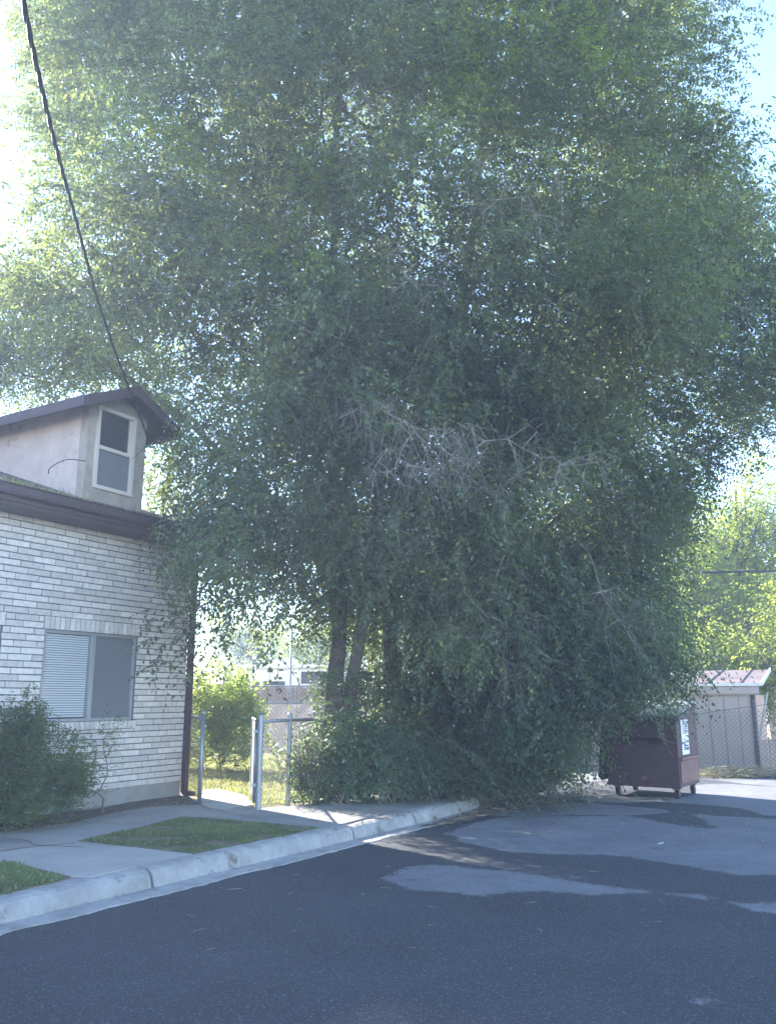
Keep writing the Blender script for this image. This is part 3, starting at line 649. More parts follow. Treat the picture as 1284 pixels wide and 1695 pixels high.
mb = MB()   # rim
mb.box(DF, (-.025, .002, HB - .05), (WD + .02, .04, HB + .01)); mb.build('rim', M['rust'], dp, bevel=.006); mb = MB(); mb.hexa([DF(WD + .003, -DD, HK - .05), DF(WD + .04, -DD, HK - .05), DF(WD + .04, .0, HB - .05), DF(WD + .003, .0, HB - .05), DF(WD + .003, -DD, HK + .01), DF(WD + .04, -DD, HK + .01), DF(WD + .04, 0, HB + .01), DF(WD + .003, 0, HB + .01)])
mb.build('rim', M['rust'], dp, bevel=.006); mb = MB(); mb.box(DF, (-.012, .001, ZB - .01), (WD + .012, .015, ZB + .03))
mb.build('bottom_rim', M['rust'], dp, bevel=.006)
mb = MB()   # protruding front pocket shelf with tapered right end
ZS = .82; pr = .15; e = WD * .80
mb.hexa([DF(.02, .002, ZS + .0), DF(e, .002, ZS), DF(e, pr, ZS + .02), DF(.02, pr, ZS + .02), DF(.02, .002, HB - .06), DF(e, .002, HB - .06), DF(e, pr * .9, HB - .06), DF(.02, pr * .9, HB - .06)])
mb.add([DF(e + .002, .002, ZS), DF(e + .002, pr, ZS + .02), DF(WD - .02, .003, ZS - .05), DF(e + .002, .002, ZS - .02), DF(e + .002, pr, ZS), DF(WD - .02, .003, ZS - .07)], [(0, 1, 2), (5, 4, 3), (0, 3, 4, 1), (1, 4, 5, 2), (2, 5, 3, 0)])
for u in (.45, .80):
    u *= WD * .85; mb.add([DF(u, .002, ZS - .003), DF(u, pr * .7, ZS + .01), DF(u, .002, ZS - .10), DF(u + .012, .002, ZS - .003), DF(u + .012, pr * .7, ZS + .01), DF(u + .012, .002, ZS - .10)], [(0, 1, 2), (5, 4, 3), (0, 3, 4, 1), (1, 4, 5, 2), (2, 5, 3, 0)])
mb.build('pocket', M['rust'], dp, bevel=.004)
mb = MB(); mb.tube([DF(WD * .52, .0, .27), DF(WD * .52, .05, .27)], [.035, .03], 12); mb.build('drain_plug', M['rust2'], dp)
mb = MB(); mb.box(DF, (WD + .003, -DD + .05, ZB + .05), (WD + .012, -.06, .52)); mb.box(DF, (WD + .003, -DD + .04, .53), (WD + .05, -.03, .57)); mb.build('side_panel', M['rust2'], dp, bevel=.004)
mb = MB(); mb.box(DF, (WD + .003, -.52, .60), (WD + .018, -.19, 1.09)); sg = mb.build('sign', M['white'], dp, bevel=.003)
mb = MB(); random.seed(3)
for (n0, n1_, z0, z1) in [(-.49, -.36, .66, .70), (-.49, -.36, .715, .73), (-.33, -.27, .66, .78), (-.33, -.27, .80, .82), (-.49, -.43, .76, .80), (-.40, -.36, .76, .80), (-.49, -.42, .83, .835), (-.49, -.36, .85, .865)]:
    mb.box(DF, (WD + .0185, n0, z0), (WD + .020, n1_, z1))
for c in range(5):
    zz = .89
    while zz < 1.06:
        h = random.uniform(.012, .03); mb.box(DF, (WD + .0185, -.49 + c * .055, zz), (WD + .020, -.49 + c * .055 + .032, zz + h)); zz += h + .01
mb.build('lettering', M['ink'], sg)
for (u, n) in ((.10, -.12), (WD - .08, -.10), (.10, -DD + .12), (WD - .08, -DD + .12)):
    c_ = MB(); c_.box(DF, (u - .05, n - .05, ZB - .03), (u + .05, n + .05, ZB - .011))
    for s in (-.032, .026): c_.hexa([DF(u + s, n - .05, .045), DF(u + s + .006, n - .05, .045), DF(u + s + .006, n + .0, .045), DF(u + s, n + .0, .045), DF(u + s, n - .03, ZB - .031), DF(u + s + .006, n - .03, ZB - .031), DF(u + s + .006, n + .03, ZB - .031), DF(u + s, n + .03, ZB - .031)])
    co = c_.build('caster', M['rust2'], dp)
    mb = MB(); mb.tube([DF(u - .024, n - .03, .06), DF(u + .024, n - .03, .06)], .06, 16); mb.build('wheel', M['rubber'], co)
mb = MB()   # lid: right half on top, pale grey
mb.hexa([DF(WD * .45, -DD - .02, HK + .015), DF(WD + .03, -DD - .02, HK + .015), DF(WD + .03, .03, HB + .015), DF(WD * .45, .03, HB + .015), DF(WD * .45, -DD - .02, HK + .05), DF(WD + .03, -DD - .02, HK + .05), DF(WD + .03, .03, HB + .04), DF(WD * .45, .03, HB + .04)])
mb.build('lid', M['lidtop'], dp, bevel=.01)
mb = MB()   # black lid folded back over the left side
mb.hexa([DF(-.22, -.9, .24), DF(-.14, -.9, .20), DF(-.10, -.02, .20), DF(-.16, -.02, .26), DF(-.045, -.9, HK + .05), DF(-.008, -.9, HK + .05), DF(-.008, -.02, HB + .06), DF(-.045, -.02, HB + .06)])
mb.build('lid', M['lid'], dp, bevel=.01)['label'] = 'black plastic lid hanging down the left side'

# ------------------------------------------------------------------ foliage engine
def unit(a): return a / (np.linalg.norm(a, axis=-1, keepdims=True) + 1e-9)
def in_poly(px, py, poly):
    inside = np.zeros(len(px), bool); n = len(poly); j = n - 1
    for i in range(n):
        xi, yi = poly[i]; xj, yj = poly[j]
        c = ((yi > py) != (yj > py)) & (px < (xj - xi) * (py - yi) / (yj - yi + 1e-9) + xi); inside ^= c; j = i
    return inside
def sample(poly, d0, d1, n, clump=.0, cs=.9, zmin=.25, bias=1.0):
    out = []; xs = [p[0] for p in poly]; ys = [p[1] for p in poly]
    while len(out) < n:
        px = rng.uniform(min(xs), max(xs), 4000); py = rng.uniform(min(ys), max(ys), 4000); k = in_poly(px, py, poly); px = px[k]; py = py[k]
        d = d0 + (d1 - d0) * rng.random(len(px)) ** bias
        for a, b, c in zip(px, py, d):
            p = P(a, b, c)
            if p.z < zmin: continue
            if clump and mnoise.noise(p * cs) + .5 * mnoise.noise(p * cs * 2.7 + Vector((5, 1, 8))) < clump - .35: continue
            out.append(p)
            if len(out) >= n: break
    return np.array(out)
def boughs(poly, d0, d1, nb, per, nfill, sp=(.37, .37, .22), zmin=.25):
    B = sample(poly, d0, d1, nb, zmin=zmin + .2); q = np.repeat(B, per, 0); g = rng.normal(0, 1, q.shape) * np.array(sp)
    out = unit(q - B.mean(0)); q = q + g + out * (rng.random((len(q), 1)) - .3) * .5; q[:, 2] -= .25 * (g[:, 0] ** 2 + g[:, 1] ** 2)
    q = np.concatenate([q, sample(poly, d0 + (d1 - d0) * .42, d1, nfill, clump=.06)]); return q[q[:, 2] > zmin]
def leaves(S0, D0, L, k, ll, lw, droop=.5, curl=.25, flat=.5, jitter=.35):
    n = len(S0); t = (np.arange(k) + .6) / k; t = np.broadcast_to(t, (n, k)) + rng.uniform(-.03, .03, (n, k))
    Dn = unit(D0); Lr = np.broadcast_to(np.asarray(L, float).reshape(-1, 1), (n, 1))
    pos = S0[:, None, :] + Dn[:, None, :] * (t * Lr)[..., None]; pos[..., 2] -= droop * (t ** 2) * Lr
    tan = Dn[:, None, :] + np.array([0, 0, -1.0]) * (2 * droop * t)[..., None]; tan = unit(tan)
    up = np.array([0, 0, 1.0]); side = np.cross(tan, up); side = unit(side + rng.normal(0, .25, (n, 1, 3)))
    sg = np.where(np.arange(k) % 2 == 0, 1.0, -1.0)[None, :, None]
    ld = unit(tan * .55 + side * sg * .85 + rng.normal(0, jitter, (n, k, 3)) * .6 + np.array([0, 0, -curl]))
    nr = unit(np.cross(ld, tan * sg) * flat + up * .4 + rng.normal(0, jitter, (n, k, 3)))
    wv = unit(np.cross(nr, ld)); nr = np.cross(ld, wv)
    s = rng.uniform(.65, 1.2, (n, k, 1)) * (1 - .25 * t[..., None]); a = ll * s; b = lw * s * .5
    v = np.stack([pos, pos + ld * a * .42 + wv * b - nr * a * .04, pos + ld * a - nr * a * .16, pos + ld * a * .42 - wv * b - nr * a * .04], axis=2).reshape(-1, 3)
    F = np.arange(len(v)).reshape(-1, 4)
    return v, F, pos
def ribs(S0, D0, L, droop, r, seg=3):    # thin 3-sided twigs
    n = len(S0); Dn = unit(D0); Lr = np.broadcast_to(np.asarray(L, float).reshape(-1, 1), (n, 1)); rings = []
    a = unit(np.cross(Dn, np.array([.3, .2, .9]))); b = np.cross(Dn, a)
    for i in range(seg + 1):
        t = i / seg; c = S0 + Dn * Lr * t; c[:, 2] -= (droop * t * t * Lr[:, 0]); rr = r * (1 - .75 * t)
        rings.append(np.stack([c + (a * math.cos(q) + b * math.sin(q)) * rr for q in (0, 2.094, 4.189)], 1))
    V = np.stack(rings, 1).reshape(n, -1, 3); F = []
    for i in range(seg):
        for j in range(3): F.append([i * 3 + j, i * 3 + (j + 1) % 3, (i + 1) * 3 + (j + 1) % 3, (i + 1) * 3 + j])
    F = np.array(F); nv = (seg + 1) * 3
    return V.reshape(-1, 3), (F[None] + (np.arange(n) * nv)[:, None, None]).reshape(-1, 4)
def skeleton(roots, targets, bf=.25, seg=.35, rmin=.006, power=2.35, wig=.10):
    """roots: list of polylines with nodes (already limbs); grows branches to the targets, nearest first."""
    pos = []; par = []; fixed = []
    for line, rads in roots:
        prev = -1
        for p, r in zip(line, rads): pos.append(np.array(p)); par.append(prev); fixed.append(r); prev = len(pos) - 1
    pl = [0.0] * len(pos)
    for i in range(len(pos)):
        if par[i] >= 0: pl[i] = pl[par[i]] + np.linalg.norm(pos[i] - pos[par[i]])
    cap = len(pos) + len(targets) * 14; PA = np.zeros((cap, 3)); PL = np.full(cap, 1e9); n = len(pos); PA[:n] = pos; PL[:n] = pl
    base = np.array(pos); dist = np.min(np.linalg.norm(targets[:, None, :] - base[None], axis=2), axis=1)
    leafn = [0] * len(targets)
    for ti in np.argsort(dist):
        T = targets[ti]; dv = PA[:n] - T; dd = np.sqrt((dv ** 2).sum(1)) + bf * PL[:n] + .6 * np.maximum(dv[:, 2] - .6, 0) * .0
        j = int(np.argmin(dd)); p0 = PA[j].copy(); L = np.linalg.norm(T - p0); m = max(1, int(L / seg)); m = min(m, 12)
        prev = j; 
        for s in range(1, m + 1):
            t = s / m; q = p0 + (T - p0) * t
            if s < m: q = q + rng.normal(0, wig * min(L, 1) * .35, 3); q[2] += .10 * L * math.sin(math.pi * t)
            PA[n] = q; PL[n] = PL[prev] + np.linalg.norm(q - PA[prev]); par.append(prev); fixed.append(None); prev = n; n += 1
        leafn[ti] = prev
    PA = PA[:n]; wgt = np.zeros(n); ch = [[] for _ in range(n)]
    for i in range(n):
        if par[i] >= 0: ch[par[i]].append(i)
    rad = np.zeros(n)
    for i in range(n - 1, -1, -1):
        if not ch[i]: wgt[i] = rmin ** power
        rad[i] = max(wgt[i], rmin ** power) ** (1 / power)
        if par[i] >= 0: wgt[par[i]] += wgt[i] if wgt[i] > 0 else rmin ** power
    for i in range(n):
        if fixed[i] is not None: rad[i] = max(fixed[i], min(rad[i], fixed[i] * 1.1))
        elif par[i] >= 0: rad[i] = min(rad[i], rad[par[i]] * .9)
    chains = []   # split into chains following the thickest child
    start = [i for i in range(n) if par[i] < 0]; stack = [(i, None) for i in start]
    while stack:
        i, pr = stack.pop(); c = [] if pr is None else [pr]; c.append(i)
        while ch[i]:
            o = sorted(ch[i], key=lambda x: -rad[x])
            for x in o[1:]: stack.append((x, i))
            i = o[0]; c.append(i)
        chains.append(c)
    return PA, rad, chains
def branchmesh(PA, rad, chains, thick_cut=.05):
    big, small = MB(), MB()
    for c in chains:
        if len(c) < 2: continue
        r = [float(rad[i]) for i in c]; r[0] = min(r[0], r[1] * 1.15)
        mx = max(r); (big if mx > thick_cut else small).tube([PA[i] for i in c], r, 9 if mx > thick_cut else (5 if mx > .018 else 3), False)
    return big, small
def limb(pts, r0, r1, n=5, wob=.05):
    c = curve(pts, n); k = len(c)
    c = [p + Vector((mnoise.noise(p * .9), mnoise.noise(p * .9 + Vector((4, 4, 4))), 0)) * wob * (i > 0) for i, p in enumerate(c)]
    return [tuple(p) for p in c], [r0 + (r1 - r0) * (i / (k - 1)) ** .8 for i in range(k)]
def trunkmesh(line, rad, n=20):
    mb = MB(); pts = [Vector(p) for p in line]; c = curve(pts, 3); k = len(c); rr = np.interp(np.linspace(0, 1, k), np.linspace(0, 1, len(rad)), rad)
    mb.tube(c, [float(x) for x in rr], n, True)
    me = []
    for v in mb.v:
        v = Vector(v); q = Vector((v.x * 9, v.y * 9, v.z * 1.6)); s = 1
        me.append(v)
    out = []
    for i in range(k):
        for j in range(n):
            v = me[i * n + j]; d = (v - c[i]); ang = math.atan2(d.y, d.x)
            f = 1 + .10 * mnoise.noise(Vector((math.cos(ang) * 2.4, math.sin(ang) * 2.4, v.z * .9))) + .05 * mnoise.noise(Vector((math.cos(ang) * 7, math.sin(ang) * 7, v.z * 1.8)))
            if i < 5: f *= 1 + .35 * (1 - i / 5) * (.6 + .5 * mnoise.noise(Vector((math.cos(ang) * 2, math.sin(ang) * 2, 3))))
            out.append(tuple(c[i] + d * f))
    mb.v = out; return mb
def crown_leaves(T, center, per, tl, k, ll, lw, droop, spread=.16, out=.6, upb=.15):
    S0 = np.repeat(T, per, 0) + rng.normal(0, spread, (len(T) * per, 3))
    o = unit(S0 - np.array(center)); d = unit(rng.normal(0, 1, S0.shape) * .8 + o * out + np.array([0, 0, upb]))
    L = rng.uniform(.6, 1.3, len(S0)) * tl
    v, F, pos = leaves(S0, d, L, k, ll, lw, droop)
    return v, F, S0, d, L
def tree(name, label, cat, group, base, limbs, T, leafm, barkm, per=6, tl=.42, k=12, ll=.058, lw=.027, droop=.45, center=None, twigfrac=.5, spread=.2, bf=.22, trunks=(), rmin=.006, out=.6, zfloor=.17):
    root = empty(name, base, label, cat, group)
    PA, rad, ch = skeleton(limbs, T, bf=bf, rmin=rmin)
    nb = sum(len(l[0]) for l in limbs)
    big, small = branchmesh(PA, rad, ch)
    for (line, rr, bm_) in trunks: trunkmesh(line, rr).build('trunk', bm_, root, smooth=True)
    if big.v: big.build('limbs', barkm, root, smooth=True)
    if small.v: small.build('branches', M['twig'], root, smooth=True)
    c = center if center is not None else T.mean(0)
    v, F, S0, d, L = crown_leaves(T, c, per, tl, k, ll, lw, droop, spread, out)
    v[:, 2] = np.maximum(v[:, 2], zfloor + rng.random(len(v)) * .03)
    npmesh('crown', v, F, leafm, root)
    n = int(len(S0) * twigfrac)
    if n:
        V2, F2 = ribs(S0[:n * 1], d[:n], L[:n], droop, .0032)
        V2[:, 2] = np.maximum(V2[:, 2], zfloor)
        npmesh('twigs', V2, F2, M['twig'], root)
    return root, PA

# ------------------------------------------------------------------ the big elm
b1 = G(532, 1332, .14); b1 = Vector((b1.x, 11.3, .12))
st1 = limb([b1, P(545, 1240, 11.3), P(556, 1120, 11.4), P(562, 1030, 11.5), P(556, 850, 11.8), P(548, 640, 12.1), P(552, 430, 12.5), P(560, 150, 12.9), P(600, -150, 13.2)], .15, .04)
b2 = Vector((b1.x + .22, 11.55, .12))
st2 = limb([b2, P(572, 1200, 11.5), P(590, 1090, 11.4), P(612, 960, 11.4), P(628, 800, 11.6), P(660, 640, 11.9), P(720, 560, 12.2), P(800, 440, 12.5), P(900, 330, 12.6), P(1010, 160, 13)], .105, .03)
b3 = Vector((P(650, 1280, 12.4).x, 12.4, .12))
st3 = limb([b3, P(648, 1190, 12.4), P(644, 1060, 12.4), P(650, 900, 12.5), P(700, 700, 12.8), P(760, 520, 13), P(790, 300, 13.2), P(820, 60, 13.4), P(840, -200, 13.5)], .14, .04)
lim = [st1, st2, st3,
  limb([P(556, 850, 11.7), P(500, 700, 12.1), P(400, 560, 12.3), P(300, 440, 12.4), P(200, 330, 12.5)], .048, .022),
  limb([P(548, 640, 11.9), P(470, 480, 12.2), P(380, 300, 12.4), P(300, 120, 12.5), P(240, -80, 12.5)], .048, .022),
  limb([P(562, 1000, 11.5), P(500, 880, 12.3), P(380, 760, 13.2), P(230, 640, 14), P(80, 570, 14.6)], .048, .022),
  limb([P(560, 150, 12.3), P(520, 0, 12), P(450, -180, 12)], .04, .022),
  limb([P(700, 700, 12.8), P(760, 640, 12.2), P(860, 600, 11.8), P(980, 560, 11.6), P(1090, 540, 11.8)], .048, .022),
  limb([P(628, 800, 11.5), P(600, 730, 10.8), P(590, 690, 10.3)], .05, .025)]
mainpoly = [(120, -330), (95, -60), (80, 60), (105, 150), (60, 200), (90, 265), (110, 330), (70, 390), (40, 450), (30, 520), (150, 545), (250, 620), (300, 690), (285, 800), (290, 900), (325, 960), (330, 1015), (420, 1015), (500, 1010), (560, 1060), (680, 1100), (800, 1080), (850, 900), (1000, 700), (1150, 480), (1220, 380), (1200, 300), (1180, 200), (1110, 130), (1130, 40), (1130, -330)]
T = boughs(mainpoly, 9.4, 14.2, 400, 12, 2300)
leftlow = [(-160, 430), (20, 430), (120, 520), (240, 560), (300, 680), (290, 860), (262, 860), (250, 700), (200, 640), (90, 645), (-60, 700), (-200, 660)]
T2 = sample(leftlow, 13.0, 15.8, 520, clump=.30, cs=.9)
def proj(q):
    dz = q[:, 2] - CAMH; d = q[:, 1] * math.cos(PITCH) + dz * math.sin(PITCH); return 642 + FPX * q[:, 0] / d, 847.5 - FPX * (-q[:, 1] * math.sin(PITCH) + dz * math.cos(PITCH)) / d
T = np.concatenate([T, boughs([(470, 470), (820, 480), (900, 640), (840, 840), (640, 900), (480, 860), (430, 640)], 10.4, 13.4, 52, 11, 160)])
_x, _y = proj(T); T = T[~((_x < 290) & (_y > 570) & (T[:, 1] < 12.3))]
TT = np.concatenate([T, T2, sample([(312, 840), (400, 840), (400, 930), (318, 925)], 10.0, 10.8, 30)])
elm, PA1 = tree('elm_tree', 'huge leafy elm with two stems rising beside the gateway and crown filling the picture', 'tree', 'elm trees', b1.copy(), lim, TT, M['elmleaf'], M['bark'],
    per=10, tl=.44, k=12, ll=.080, lw=.043, droop=.42, twigfrac=.3, trunks=[(st1[0][:26], st1[1][:26], M['bark']), (st2[0][:22], [x * 1.04 for x in st2[1][:22]], M['bark2']), (st3[0][:22], st3[1][:22], M['bark'])])
YT = np.concatenate([sample([(x - 45, y - 40), (x + 50, y - 30), (x + 35, y + 45), (x - 30, y + 40)], 9.3, 10.0, k_) for x, y, k_ in ((785, 115, 16), (865, 50, 12), (740, 165, 9), (275, 215, 12), (520, 300, 8), (330, 330, 8), (470, 420, 7), (1010, 90, 8))])  # clusters coloured yellow-green to paint sunlit patches into the crown
v, F, S0, d, L = crown_leaves(YT, (0, 12, 6), 7, .4, 12, .075, .040, .4, .16, .6); npmesh('sunlit_tint_leaves', v, F, M['limeleaf'], elm)['label'] = 'yellow-green leaves coloured as sunlit patches of the upper crown'
# dead pale forking twigs hanging in the elm
db = MB(); DTS = []
def deadbough(root, tip, poly, n, d0, d1, r0=.016):
    T = sample(poly, d0, d1, n, zmin=.5); DTS.append(T); ln, rr = limb([P(*root), (P(*root) + P(*tip)) / 2 + Vector((0, 0, .12)), P(*tip)], r0, r0 * .5, 5, .08)
    PA, rad, ch = skeleton([(ln, rr)], T, bf=.10, seg=.2, rmin=.0026, wig=.10, power=2.6)
    for c in ch:
        if len(c) > 1: db.tube([PA[i] for i in c], [float(min(rad[i], r0)) * 1.15 for i in c], 4, False)
deadbough((560, 640, 11.0), (650, 690, 9.7), [(560, 655), (640, 660), (740, 700), (800, 730), (770, 790), (720, 800), (640, 810), (600, 790), (560, 740)], 85, 9.2, 9.8)
deadbough((700, 690, 10.6), (800, 730, 9.9), [(740, 690), (900, 700), (1010, 760), (960, 830), (850, 800), (760, 850), (740, 780)], 40, 9.5, 10.2)
deadbough((760, 300, 11), (830, 290, 9.8), [(760, 240), (900, 260), (960, 330), (880, 400), (770, 360)], 36, 9.3, 10)
deadbough((560, 300, 11), (600, 220, 9.8), [(560, 120), (660, 160), (650, 300), (580, 330)], 26, 9.3, 10)
deadbough((600, 420, 11), (690, 470, 9.8), [(620, 380), (740, 400), (760, 500), (650, 540)], 24, 9.3, 10)
deadbough((860, 880, 11.6), (820, 980, 11.0), [(790, 960), (880, 960), (910, 1080), (850, 1150), (790, 1100)], 34, 10.8, 11.3)
deadbough((960, 900, 11.8), (1000, 980, 11.1), [(940, 940), (1080, 980), (1100, 1080), (980, 1060)], 26, 10.9, 11.4)
deadbough((430, 780, 11), (380, 860, 9.9), [(280, 840), (420, 820), (500, 900), (420, 980), (330, 960)], 30, 9.5, 10.2)
db.build('dead_branches', M['dead'], elm)
DT = np.concatenate(DTS); DT = np.repeat(DT, 3, 0); nn_ = len(DT)
V1, F1 = ribs(DT + rng.normal(0, .03, DT.shape), unit(np.stack([rng.normal(.25, .5, nn_), rng.normal(-.2, .35, nn_), rng.normal(-.25, .45, nn_)], 1)), rng.uniform(.15, .55, nn_), .45, .0035, 5); npmesh('dead_twigs', V1, F1, M['dead'], elm)

# leafy ends of elm boughs reaching past the edge of the crown
es = [(60, 30), (45, 90), (30, 100), (50, 150), (40, 180), (60, 200), (70, 235), (75, 290), (60, 300), (90, 320), (50, 345), (40, 365), (55, 400), (30, 440), (10, 470), (0, 520), (30, 500), (90, 60), (95, 120), (100, 180), (120, 260), (110, 370)]
er = [(1140, 20, 12), (1180, 50, 12), (1160, 75, 12), (1170, 110, 12), (1200, 150, 12), (1190, 190, 12.2), (1210, 200, 12.2), (1220, 250, 12.5), (1230, 300, 12.5), (1180, 30, 12), (1250, 420, 13)]
S0 = []; D0 = []; L = []
for (x, y, Y, sx) in [(x + 25, y, 10.2, -1) for x, y in es] + [(x - 20, y, Y, 1) for x, y, Y in er]:
    for i in range(7):
        S0.append(P(x + random.uniform(-15, 15), y + random.uniform(-22, 22), Y + random.uniform(-.4, .6))); D0.append((sx * random.uniform(.6, 1), random.uniform(-.4, .3), random.uniform(-.15, .45))); L.append(random.uniform(.3, .62))
S0 = np.array(S0); D0 = np.array(D0); L = np.array(L); v, F, _ = leaves(S0, D0, L, 16, .075, .036, .3, jitter=.15); npmesh('edge_sprays', v, F, M['elmleaf'], elm)
V2, F2 = ribs(S0, D0, L, .3, .003, 5); npmesh('spray_stems', V2, F2, M['twig'], elm)

# ------------------------------------------------------------------ second elm: right, drooping over the dumpster
c1 = Vector((P(800, 1300, 13.6).x, 13.6, .1))
l2 = [limb([c1, P(805, 1180, 13.6), P(820, 1000, 13.6), P(860, 800, 13.6), P(930, 620, 13.6), P(1020, 440, 13.8), P(1080, 260, 14)], .17, .05),
      limb([P(820, 1010, 13.6), P(880, 900, 13.2), P(960, 830, 12.9), P(1040, 800, 12.7), P(1110, 830, 12.6)], .048, .022),
      limb([P(860, 800, 13.6), P(960, 700, 13.6), P(1080, 620, 13.8), P(1200, 560, 14)], .048, .022),
      limb([P(812, 1100, 13.6), P(860, 1020, 12.8), P(920, 1000, 12.2), P(1000, 1040, 11.9), P(1060, 1110, 11.8)], .06, .025)]
rightpoly = [(1000, 420), (1150, 330), (1240, 330), (1300, 380), (1380, 450), (1330, 560), (1290, 640), (1250, 690), (1190, 735), (1130, 790), (1130, 860), (1090, 930), (900, 900), (850, 800), (900, 600)]
lowpoly = [(700, 900), (900, 850), (1060, 860), (1080, 930), (1095, 1010), (1100, 1070), (1075, 1100), (1030, 1120), (970, 1140), (945, 1160), (925, 1200), (900, 1250), (860, 1280), (760, 1290), (640, 1250), (620, 1120), (680, 1080)]
lowfront = [(860, 1020), (1000, 980), (1080, 1050), (1090, 1090), (1040, 1115), (970, 1130), (930, 1180), (890, 1260), (850, 1315), (800, 1315), (780, 1200), (790, 1100)]
T = np.concatenate([boughs(rightpoly, 12, 15.6, 95, 10, 700), boughs(lowpoly, 11.5, 14.0, 60, 10, 560, (.36, .36, .25)), boughs(lowfront, 11.3, 12.3, 34, 9, 120, (.3, .25, .22)), sample([(1040, 1120), (1100, 1100), (1125, 1140), (1120, 1160), (1050, 1160), (1010, 1160)], 11.3, 11.9, 26)])
def proj(q):
    dz = q[:, 2] - CAMH; d = q[:, 1] * math.cos(PITCH) + dz * math.sin(PITCH); return 642 + FPX * q[:, 0] / d, 847.5 - FPX * (-q[:, 1] * math.sin(PITCH) + dz * math.cos(PITCH)) / d
_x, _y = proj(T); T = T[~(((_x > 990) & (_y > 1128) & (_x < 1125)) | ((_x > 1118) & (_y > 1020)) | ((_x > 960) & (_y > 1165)) | (_x > 1150) & (_y > 800))]
elm2, _ = tree('elm_tree', 'second elm on the right, its branches drooping low over the dumpster', 'tree', 'elm trees', c1.copy(), l2, T, M['elmleafb'], M['bark'],
    per=9, tl=.44, k=12, ll=.078, lw=.042, droop=.6, center=(1.6, 14, 5), twigfrac=.3, trunks=[(l2[0][0][:20], l2[0][1][:20], M['bark'])])
# long drooping sprays with readable leaf rows (branch ends), belonging to the second elm
sp = [(1010, 1110, 11.2, .5, .8), (1050, 1110, 11.2, .9, .7), (1085, 1110, 11.3, 1.1, .6), (960, 1150, 11.2, .6, .6), (1100, 1080, 11.5, .9, .7), (960, 1130, 11.2, .4, .7), (900, 1230, 11.7, .7, 1.0), (860, 1250, 11.6, .8, 1.1), (820, 1240, 11.5, .8, 1.1), (840, 1270, 10.9, .8, .9), (800, 1270, 10.7, .7, .9), (740, 1255, 10.7, .6, .9), (870, 1285, 11.3, .8, .8), (700, 1250, 10.8, .4, .8), (780, 1240, 11.4, .7, 1.1), (760, 1270, 11.4, .7, 1.0), (860, 1260, 11.7, .6, .8), (1110, 1010, 12.4, .7, 1.1), (1120, 1060, 12.6, 1.0, .8), (905, 1190, 11.9, .3, .8)]
S0 = []; D0 = []
for (x, y, Y, dx, L) in sp:
    for i in range(7):
        p = P(x + random.uniform(-30, 30), y + random.uniform(-30, 30), Y + random.uniform(-.2, .2)); S0.append(p); D0.append((dx + random.uniform(-.3, .3), random.uniform(-.5, .1), random.uniform(-.35, .15), L * random.uniform(.6, 1.0)))
S0 = np.array(S0); D0 = np.array(D0); Lx = D0[:, 3]; v, F, pos = leaves(S0, D0[:, :3], Lx, 24, .072, .038, .75, jitter=.2)
v[:, 2] = np.maximum(v[:, 2], .03); npmesh('drooping_sprays', v, F, M['elmleafb'], elm2)
V2, F2 = ribs(S0, D0[:, :3], Lx, .75, .0025, 6); V2[:, 2] = np.maximum(V2[:, 2], .025); npmesh('spray_stems', V2, F2, M['twig'], elm2)

# ------------------------------------------------------------------ undergrowth, saplings, shrubs
def bush(name, label, cat, group, base, T, leafm, per, tl, k, ll, lw, droop=.2, spread=.12, out=.8, rmin=.004, jitter=.35, zfloor=.15):
    root = empty(name, base, label, cat, group); b = Vector(base)
    lims = []
    for i in range(2):
        a = random.uniform(0, 6.28); lims.append(([tuple(b + Vector((math.cos(a) * .03, math.sin(a) * .03, -.05))), tuple(b + Vector((math.cos(a) * .08, math.sin(a) * .08, .16)))], [.014, .009]))
    PA, rad, ch = skeleton(lims, T, bf=.3, seg=.2, rmin=rmin); mb = MB()
    for c in ch:
        if len(c) > 1: mb.tube([PA[i] for i in c], [float(rad[i]) for i in c], 4, False)
    mb.build('stems', M['twig'], root, smooth=True)
    v, F, S0, d, L = crown_leaves(T, b, per, tl, k, ll, lw, droop, spread, out)
    v[:, 2] = np.maximum(v[:, 2], zfloor + rng.random(len(v)) * .03); npmesh('foliage', v, F, leafm, root); return root
def blob(c, rx, ry, rz, n, shell=.5):
    d = unit(rng.normal(0, 1, (n, 3))); r = shell + (1 - shell) * rng.random((n, 1)); q = np.array(c) + d * r * np.array([rx, ry, rz]); q = q[q[:, 2] > .22]
    k = [i for i in range(len(q)) if mnoise.noise(Vector(q[i]) * 2.2) > -.22]
    return q[k]
# shrub by the house wall
hb = HF(2.8, .55, .14)
T = np.concatenate([blob((hb.x, hb.y, .62), .62, .55, .58, 420), blob((hb.x - .25, hb.y - .3, .55), .6, .5, .55, 300), blob((hb.x - .15, hb.y + .12, 1.1), .22, .2, .33, 60), blob((hb.x + .25, hb.y + .2, .45), .35, .3, .35, 140)])
bush('shrub', 'rounded green shrub against the brick wall under the window', 'shrub', None, hb, T, M['boxleaf'], 8, .13, 9, .038, .024, .1, .05)
sp2 = HF(1.7, .45, .14)
T = np.concatenate([blob((sp2.x, sp2.y, 1.0), .14, .14, .35, 26, .2), blob((sp2.x - .1, sp2.y, .6), .22, .2, .4, 26, .2)])
bush('shrub', 'thin straggly shrub shoots below the sill of the brick house window', 'shrub', None, sp2, T, M['boxleaf'], 3, .16, 9, .035, .016, .2, .07)
